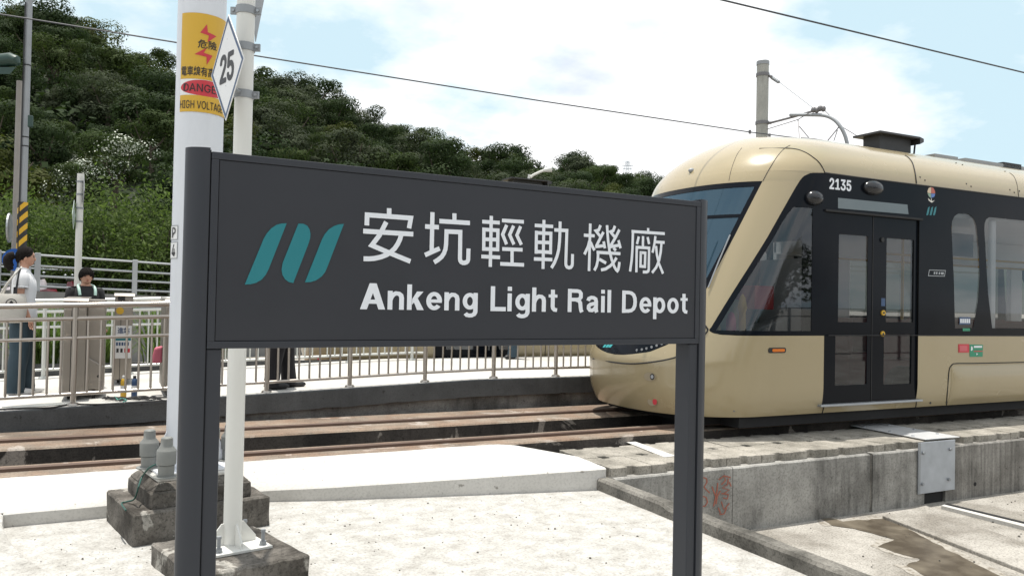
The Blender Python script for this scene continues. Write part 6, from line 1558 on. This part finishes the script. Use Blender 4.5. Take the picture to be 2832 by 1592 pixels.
# parked scooters across the street
def scooter(label, p, col):
    r_ = thing('scooter', label, 'scooter', tuple(p), 'scooters parked along the street')
    d = dh; n_ = Vector((-d.y, d.x, 0))
    def L_(a, b, c_): return p + d * a + n_ * b + Vector((0, 0, c_))
    for a in (-.6, .62): MB().tube([L_(a, -.05, .24), L_(a, .05, .24)], .24, 18).build('wheel', M['rubber'], r_)
    MB().tube([L_(-.8, 0, .55), L_(-.5, 0, .62), L_(-.1, 0, .58), L_(.05, 0, .35), L_(.35, 0, .35), L_(.5, 0, .75), L_(.45, 0, 1.0)], [.08, .17, .16, .12, .12, .17, .1], 12).build('body', paint('scooter_paint', col, .3, coat=.5), r_, smooth=True)
    MB().tube([L_(-.75, 0, .76), L_(-.4, 0, .80), L_(-.05, 0, .74)], [.08, .13, .09], 12).build('seat', M['black'], r_, smooth=True)
    MB().tube([L_(.42, -.32, 1.05), L_(.42, .32, 1.05)], .02, 6).build('handlebar', M['black'], r_)
    for s_ in (-1, 1): MB().ball(L_(.40, s_ * .34, 1.24), .05, .05, .035, 10, 6).tube([L_(.42, s_ * .28, 1.05), L_(.40, s_ * .34, 1.22)], .008, 5).build('mirror', M['galv'], r_, smooth=True)
scooter('white scooter parked across the street behind the boy', rl_pt(.80, -.42, 7.4), (.7, .62, .62))
scooter('dark red scooter parked across the street near the white mast', rl_pt(1.16, -.45, 7.4), (.16, .02, .03))
# ================================================================ HILL AND TREES
SKY = [(-900, 60), (-400, 40), (0, 40), (100, 36), (170, 70), (198, 92), (236, 132), (290, 172), (363, 205), (440, 218), (478, 252), (560, 250), (640, 245), (700, 250), (770, 256), (868, 282), (935, 310), (990, 352), (1055, 374), (1121, 400), (1187, 408), (1264, 448), (1297, 482), (1320, 482), (1385, 468), (1429, 476), (1473, 500), (1517, 494), (1561, 476), (1616, 482), (1693, 505), (1759, 516), (1815, 532), (1900, 556), (2100, 610), (2400, 650), (2900, 660), (3600, 640)]
RDIST = [(-900, 105), (300, 112), (900, 130), (1300, 150), (1800, 170), (3600, 200)]
def hill_pt(px, v):
    """v: 0 at the foot, 1 on the ridge"""
    ys = interp(SKY, px); D1_ = interp(RDIST, px); D0_ = 36 + max(0, px - 500) * .02
    top = ondist(px, ys, D1_); lo_ = ondist(px, 800, D0_)
    D_ = D0_ + (D1_ - D0_) * v; p = ondist(px, 800, D_); z0_ = 1.3
    lowr = 2.5 if px < 500 else 2.9 if px < 1150 else 2.7
    if v <= 1: z_ = z0_ + (top.z - lowr - z0_) * (v ** .92) + 1.2 * noise.noise((px * .004, v * 4, 1)) * min(1, v * 4)
    else: z_ = top.z - lowr - (v - 1) * 25
    return Vector((p.x, p.y, z_))
hl = MB(); rows = []
for v in [0, .04] + [.1 * k for k in range(1, 11)] + [1.15, 1.6]: rows.append([hill_pt(px, v) for px in range(-900, 3601, 75)])
hl.grid([r_[::-1] for r_ in rows])
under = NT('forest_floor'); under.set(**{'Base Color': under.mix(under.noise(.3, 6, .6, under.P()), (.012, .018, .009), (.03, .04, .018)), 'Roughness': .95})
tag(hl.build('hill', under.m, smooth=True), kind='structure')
def crown_mesh(seed, R_=3.0, nb=13, nl=420, leaf=.20, flat=.8, drop=.0):
    rn = random.Random(seed); vs = []; fs = []; ns = []; blobs = []
    for i in range(nb):
        a = rn.uniform(0, math.tau); d = R_ * .62 * math.sqrt(rn.random()); blobs.append((Vector((d * math.cos(a), d * math.sin(a), R_ * flat * rn.uniform(-.35, .75))), R_ * rn.uniform(.22, .46)))
    blobs.append((Vector((0, 0, R_ * flat * .55)), R_ * .48))
    for c, r_ in blobs:
        for k in range(nl):
            n_ = Vector((rn.gauss(0, 1), rn.gauss(0, 1), rn.gauss(.25, 1))).normalized()
            p = c + Vector((n_.x * r_, n_.y * r_, n_.z * r_ * .72)) * rn.uniform(.72, 1.08)
            nn = (n_ + Vector((rn.gauss(0, .22), rn.gauss(0, .22), rn.gauss(.25, .22)))).normalized()
            t1 = nn.cross(Vector((rn.gauss(0, 1), rn.gauss(0, 1), rn.gauss(0, 1)))).normalized(); t2 = nn.cross(t1); s_ = leaf * rn.uniform(.5, 1.25)
            i0 = len(vs); vs += [p - t1 * s_ * .5 , p - t2 * s_ * .33, p + t1 * s_ * .5, p + t2 * s_ * .33]; fs.append((i0, i0 + 1, i0 + 2, i0 + 3)); sn = (n_ * .75 + nn * .35).normalized(); ns += [sn] * 4
    me = bpy.data.meshes.new('crown'); me.from_pydata([tuple(v) for v in vs], [], fs); me.update(); me.normals_split_custom_set([tuple(v) for v in ns]); return me
def trunk_mesh(seed, H_, r_=.22):
    rn = random.Random(seed); m = MB(); top = Vector((rn.uniform(-.3, .3), rn.uniform(-.3, .3), H_))
    m.tube([(0, 0, -1.5), (0, 0, 0), top * .6, top], [r_ * 1.3, r_, r_ * .75, r_ * .4], 7)
    for k in range(4):
        a = k * 1.6 + rn.random(); b = top * rn.uniform(.5, .9); m.tube([b, b + Vector((math.cos(a), math.sin(a), .9)) * .8, b + Vector((math.cos(a) * 1.5, math.sin(a) * 1.5, 1.9))], [r_ * .45, r_ * .3, r_ * .1], 5)
    return m.mesh('trunk')
bark = paint('bark', (.10, .08, .06), .9, vary=.3)
lf_dark = leafy('dark_evergreen_leaf', (.030, .052, .022), (.045, .068, .026), c3=(.052, .075, .032), transl=.25)
lf_mid = leafy('mid_green_leaf', (.045, .072, .024), (.062, .085, .028), c3=(.072, .095, .034), transl=.28)
lf_yel = leafy('yellow_green_leaf', (.062, .080, .022), (.085, .098, .028), c3=(.10, .11, .036), transl=.28)
lf_grey = leafy('grey_green_leaf', (.050, .066, .038), (.065, .08, .045), c3=(.075, .09, .05), transl=.22)
lf_bright = leafy('bright_shrub_leaf', (.060, .10, .032), (.105, .15, .045), c3=(.20, .25, .10), transl=.42, scale=.7)
crowns = {}
for nm, mt in (('dark', lf_dark), ('mid', lf_mid), ('yel', lf_yel), ('grey', lf_grey)):
    crowns[nm] = []
    for k in range(3):
        me = crown_mesh(10 + k + 7 * len(crowns)); me.materials.append(mt); crowns[nm].append(me)
trunks = [trunk_mesh(k, 2.6) for k in range(3)]
for tm in trunks: tm.materials.append(bark)
LABELS = dict(dark='dark green evergreen tree among the woods on the hillside', mid='mid green leafy tree among the woods on the hillside', yel='yellowish green tree among the woods on the hillside', grey='greyish green tree among the woods on the hillside')
KIND = dict(dark='dark green', mid='mid green', yel='yellowish green', grey='greyish green')
def tree_label(kind, sc_, v, px):
    size = 'small' if sc_ < .72 else 'large' if sc_ > 1.08 else 'middle-sized'
    lev = 'near the foot of' if v < .22 else 'low on' if v < .42 else 'halfway up' if v < .62 else 'high on' if v < .86 else 'along the top of'
    zone = next(w for lim, w in ((70, 'at the left edge'), (230, 'right of the striped pole'), (480, 'left of the thick mast'), (640, 'behind the thick mast'), (820, 'right of the slim pole'), (1050, 'above the name board left half'), (1300, 'above the name board centre'), (1600, 'above the name board right half'), (9999, 'beside the tram roof')) if px < lim)
    return f'{size} {KIND[kind]} tree {lev} the hill {zone}'
def plant(name, label, cat, p, crown, trunk, sc_, rz, group, lift=2.4):
    r_ = thing(name, label, cat, tuple(p), group)
    for nm, me, dz in (('crown', crown, lift * sc_), ('trunk', trunk, 0)):
        if me is None: continue
        o = bpy.data.objects.new(nm, me); COL.objects.link(o); o.parent = r_; o.location = (0, 0, dz); o.scale = (sc_, sc_, sc_ * .95); o.rotation_euler = (0, 0, rz)
    return r_
rnd = random.Random(5); cnt = 0
v = .05; row = 0
while v <= 1.0:
    px = -60 + (row % 2) * 30
    while px < 2000:
        D_ = 36 + (interp(RDIST, px) - 36) * v; step = 4.3 / D_ * 2202 * rnd.uniform(.75, 1.2)
        pj = px + rnd.uniform(-.3, .3) * step; vj = min(1.0, v + rnd.uniform(-.03, .03)); p = hill_pt(pj, vj)
        d_ = p - EYEP; zc2 = d_.dot(FWD); yy = CYP - FPX * d_.dot(UPV) / zc2
        top_y = yy - 7.5 / zc2 * 2202
        hidden = (520 < pj < 1940 and top_y > 425 + (pj - 520) * .1) or yy > 700 and pj > 40 and top_y > 640
        behind_mast = False
        if D_ < 52 and 120 < pj < 430: hidden = True
        if not hidden and cnt < 296:
            kind = rnd.choices(('dark', 'mid', 'grey', 'yel'), (.36, .30, .24, .10 if v > .5 else .2))[0]
            sc_ = rnd.choice((.62, .8, 1.0, 1.2, 1.5)) * rnd.uniform(.9, 1.1) * (.85 if D_ < 65 else 1.0)
            plant('hill_tree', tree_label(kind, sc_, vj, pj), 'tree', p, rnd.choice(crowns[kind]), rnd.choice(trunks), sc_, rnd.uniform(0, 6.28), 'trees of the wooded hillside'); cnt += 1
        px += step
    D_ = 36 + 74 * v; v += max(.055, 3.3 / 74 * 1.0 + .012); row += 1
# low undergrowth that closes the gaps between the trunks
rn = random.Random(4); uv = []; uf = []
for k in range(30000):
    px = rn.uniform(-120, 1960); v = rn.random() ** .8 * 1.02; p = hill_pt(px, v); h_ = rn.random() ** 1.5 * 2.2; p.z += h_; s_ = rn.uniform(.25, .6) * (1 if v > .3 else .7)
    nn = Vector((rn.gauss(0, .5), rn.gauss(-.3, .5), rn.gauss(.9, .4))).normalized(); t1 = nn.cross(Vector((rn.gauss(0, 1), rn.gauss(0, 1), rn.gauss(0, 1)))).normalized(); t2 = nn.cross(t1)
    i0 = len(uv); uv += [tuple(p - t1 * s_), tuple(p + t2 * s_ * .6), tuple(p + t1 * s_), tuple(p - t2 * s_ * .6)]; uf.append((i0, i0 + 1, i0 + 2, i0 + 3))
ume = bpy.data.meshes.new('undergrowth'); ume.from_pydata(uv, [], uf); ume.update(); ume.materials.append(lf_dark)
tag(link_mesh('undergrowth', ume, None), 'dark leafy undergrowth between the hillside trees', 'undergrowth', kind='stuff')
# trees standing out on the skyline and the two in white blossom
for k, (px, lab) in enumerate(((838, 'rounded tree standing out on the skyline right of the slim pole'), (1335, 'dark tree on the low skyline above the name board'), (1385, 'tree with spiky top on the low skyline above the name board'), (1560, 'bright green tree on the skyline left of the tram'), (1620, 'leafy tree on the skyline left of the tram nose'), (1720, 'dark tree under the distant pylon'), (1790, 'small tree on the skyline beside the tram roof'))):
    p = hill_pt(px, 1.0); plant('skyline_tree', lab, 'tree', p, crowns[('mid', 'dark', 'grey', 'mid', 'mid', 'dark', 'dark')[k]][k % 3], trunks[k % 3], (.95, .9, 1.0, 1.15, 1.0, .95, .8)[k], k, 'trees on the skyline', 2.6)
wht = NT('white_blossom'); wht.set(**{'Base Color': wht.mix(wht.noise(3, 3, .5, wht.P()), (.42, .48, .36), (.72, .74, .66)), 'Roughness': .7})
for k, (px, py, D_, sc_, lab) in enumerate(((318, 462, 43, .80, 'tree covered in white blossom on the lower hillside'), (222, 520, 41, .62, 'smaller white blossoming tree below the other one'))):
    p = ondist(px, py, D_); p.z -= 2.7 * sc_
    bt = plant('blossom_tree', lab, 'tree', p, crowns['mid'][k], trunks[k], sc_, k * 2, None, 2.7)
    bl_ = crown_mesh(90 + k, 3.05, 10, 95, .17); bl_.materials.append(wht.m)
    o = bpy.data.objects.new('blossom', bl_); COL.objects.link(o); o.parent = bt; o.location = (0, 0, 2.75 * sc_); o.scale = (sc_, sc_, sc_)
# shrubs behind the street
shrub = []
for k in range(3):
    rn = random.Random(60 + k); vs = []; fs = []
    for b in range(26):
        a = rn.uniform(0, math.tau); d = 1.35 * math.sqrt(rn.random()); base = Vector((d * .6 * math.cos(a), d * .6 * math.sin(a), rn.uniform(.2, 1.2))); tip_ = Vector((d * math.cos(a) * 1.2, d * math.sin(a) * 1.2, rn.uniform(2.2, 4.4) - d * .7))
        for j in range(150):
            u = rn.random() ** .7; p = base.lerp(tip_, u) + Vector((rn.gauss(0, .30), rn.gauss(0, .30), rn.gauss(0, .26)))
            nn = Vector((rn.gauss(0, .8), rn.gauss(0, .8), rn.gauss(.6, .6))).normalized(); t1 = nn.cross(Vector((rn.gauss(0, 1), rn.gauss(0, 1), rn.gauss(0, 1)))).normalized(); t2 = nn.cross(t1); s_ = rn.uniform(.08, .22)
            i0 = len(vs); vs += [tuple(p - t1 * s_ * .5), tuple(p + t2 * s_ * .2), tuple(p + t1 * s_ * .5), tuple(p - t2 * s_ * .2)]; fs.append((i0, i0 + 1, i0 + 2, i0 + 3))
    me = bpy.data.meshes.new('foliage'); me.from_pydata(vs, [], fs); me.update(); me.materials.append(lf_bright); shrub.append(me)
stem = MB()
for k in range(6): stem.tube([(0, 0, -1), (.1 * math.cos(k), .1 * math.sin(k), .6), (.6 * math.cos(k), .6 * math.sin(k), 2.2)], [.05, .04, .015], 5)
stem = stem.mesh('stems'); stem.materials.append(bark)
rnd = random.Random(21)
for row_, D_ in enumerate((31.5, 35.0)):
    for k in range(12):
        px = -60 + k * 62 + row_ * 30 + rnd.uniform(-10, 10); b_ = ondist(px, 815, D_); p = Vector((b_.x, b_.y, 1.1 + row_ * .5)); sc_ = rnd.choice((.62, .8, .95, 1.1, 1.25)) * rnd.uniform(.92, 1.08)
        size_ = 'low' if sc_ < .75 else 'tall' if sc_ > 1.05 else 'middle-sized'; zone_ = 'left of the striped pole' if px < 40 else 'between striped and short white pole' if px < 210 else 'right of the short white pole' if px < 330 else 'beside the thick mast' if px < 520 else 'hidden by the name board'
        r_ = thing('shrub', f'{size_} bright green shrub in the {("front", "rear")[row_]} row {zone_}', 'shrub', tuple(p), 'thicket of shrubs behind the street')
        for nm, me in (('foliage', shrub[rnd.randrange(3)]), ('stems', stem)):
            o = bpy.data.objects.new(nm, me); COL.objects.link(o); o.parent = r_; o.scale = (sc_, sc_, sc_); o.rotation_euler = (0, 0, rnd.uniform(0, 6.28))
# clumps of long grass beyond the rear railing
gl_ = leafy('long_grass', (.10, .16, .04), (.14, .20, .06), transl=.4, scale=2)
rn = random.Random(31); gv = []; gf = []
for k in range(150):
    a = rn.uniform(0, math.tau); h_ = rn.uniform(.5, 1.0); r_ = rn.uniform(.15, .5); b = Vector((rn.gauss(0, .08), rn.gauss(0, .08), 0)); d = Vector((math.cos(a), math.sin(a), 0)); n_ = Vector((-d.y, d.x, 0)) * .010
    pts = [b, b + d * r_ * .3 + Vector((0, 0, h_ * .7)), b + d * r_ * .7 + Vector((0, 0, h_)), b + d * r_ * 1.2 + Vector((0, 0, h_ * .85))]
    i0 = len(gv)
    for i, p in enumerate(pts): w_ = (1, .9, .6, .1)[i]; gv += [tuple(p - n_ * w_), tuple(p + n_ * w_)]
    gf += [(i0 + 2 * i, i0 + 2 * i + 1, i0 + 2 * i + 3, i0 + 2 * i + 2) for i in range(3)]
gme = bpy.data.meshes.new('blades'); gme.from_pydata(gv, [], gf); gme.update(); gme.materials.append(gl_)
for px, lab in ((125, 'clump of long grass between the woman and the gate'), (172, 'clump of long grass left of the tall gate'), (300, 'clump of long grass between two gate cabinets'), (428, 'clump of long grass beside the thick mast'), (560, 'clump of long grass behind the slim pole')):
    b_ = ondist(px, 940, 13.6); r_ = bpy.data.objects.new('grass_clump', gme); COL.objects.link(r_); r_.location = (b_.x, 12.6 + .2 * (px % 3), .2); r_.rotation_euler.z = px; r_.scale = (1.1, 1.1, 1.2)
    tag(r_, lab, 'grass', 'grass clumps beyond the platform')
# ---- far pylon, street lamp
pc = ondist(1735, 476, 620); ph = ondist(1735, 445, 620).z - pc.z
py_ = MB(); W0 = 3.6; lv = [0, .25, .5, .7, .85, 1]
H_ = ph * 1.9; base_z = pc.z - ph * .9
def lv_w(k): return W0 * (1 - .8 * k)
for sx2 in (-1, 1):
    for sy2 in (-1, 1): py_.tube([(pc.x + sx2 * W0, pc.y + sy2 * W0, base_z), (pc.x + sx2 * W0 * .2, pc.y + sy2 * W0 * .2, base_z + H_)], .22, 4)
for a, b in zip(lv, lv[1:]):
    for s_ in (-1, 1): py_.tube([pc + rgt_h * s_ * lv_w(a) + Vector((0, 0, base_z - pc.z + H_ * a)), pc - rgt_h * s_ * lv_w(b) + Vector((0, 0, base_z - pc.z + H_ * b))], .16, 4)
for k, w_ in ((.62, 3.6), (.78, 4.4), (.94, 3.6)): py_.tube([pc - rgt_h * w_ + Vector((0, 0, base_z - pc.z + H_ * k)), pc + rgt_h * w_ + Vector((0, 0, base_z - pc.z + H_ * k))], .3, 4)
tag(py_.build('power_pylon', paint('haze_pale_pylon', (.42, .46, .50), .7)), 'tiny pale lattice power pylon on the far skyline', 'pylon')  # grey paint made pale so that distance haze sits in the colour
lb_ = ondist(1466, 505, 42)
slp = thing('street_lamp', 'pale curved street lamp rising just above the name board', 'street lamp', (lb_.x, lb_.y, 1.3))
e0_ = ondist(1462, 500, 42); MB().tube(smooth_path([Vector((e0_.x, e0_.y, 1.3)), Vector((e0_.x, e0_.y, e0_.z - .3)), ondist(1468, 490, 42), ondist(1490, 477, 42), ondist(1508, 470, 42)]), .07, 8).build('pole', M['pole_cream'], slp, smooth=True)
MB().tube([ondist(1504, 471, 42), ondist(1526, 468, 42)], [.09, .16], 10).build('lamp_head', M['pole_cream'], slp, smooth=True)
# ---- behind the viewer: fence and trees that show only as reflections in the tram glass
fb = thing('yard_fence', 'dark steel fence along the yard behind the viewer', 'fence', (0, -9, LOW))
for k in range(26):
    x = -20 + k * 2.0
    if k == 0: f0 = MB().box((-.04, -.04, 0), (.04, .04, 2.0)).build('post', M['black'], fb, loc=(x, -9, LOW))
    else: inst(f0, 'post', (x, -9, LOW), 0, fb)
for z in (.3, 1.0, 1.7, 2.0): MB().box((-20, -9.02, LOW + z - .02), (30, -8.98, LOW + z + .02)).build('rail', M['black'], fb)
rnd = random.Random(77)
for k in range(22):
    x = -22 + k * 2.6 + rnd.uniform(-1, 1); p = Vector((x, -20 + rnd.uniform(-3, 3), LOW))
    plant('yard_tree', 'dark tree behind the viewer reflected in the tram glass', 'tree', p, rnd.choice(crowns['dark']), rnd.choice(trunks), rnd.uniform(1.0, 1.5), rnd.uniform(0, 6), 'trees behind the viewer')
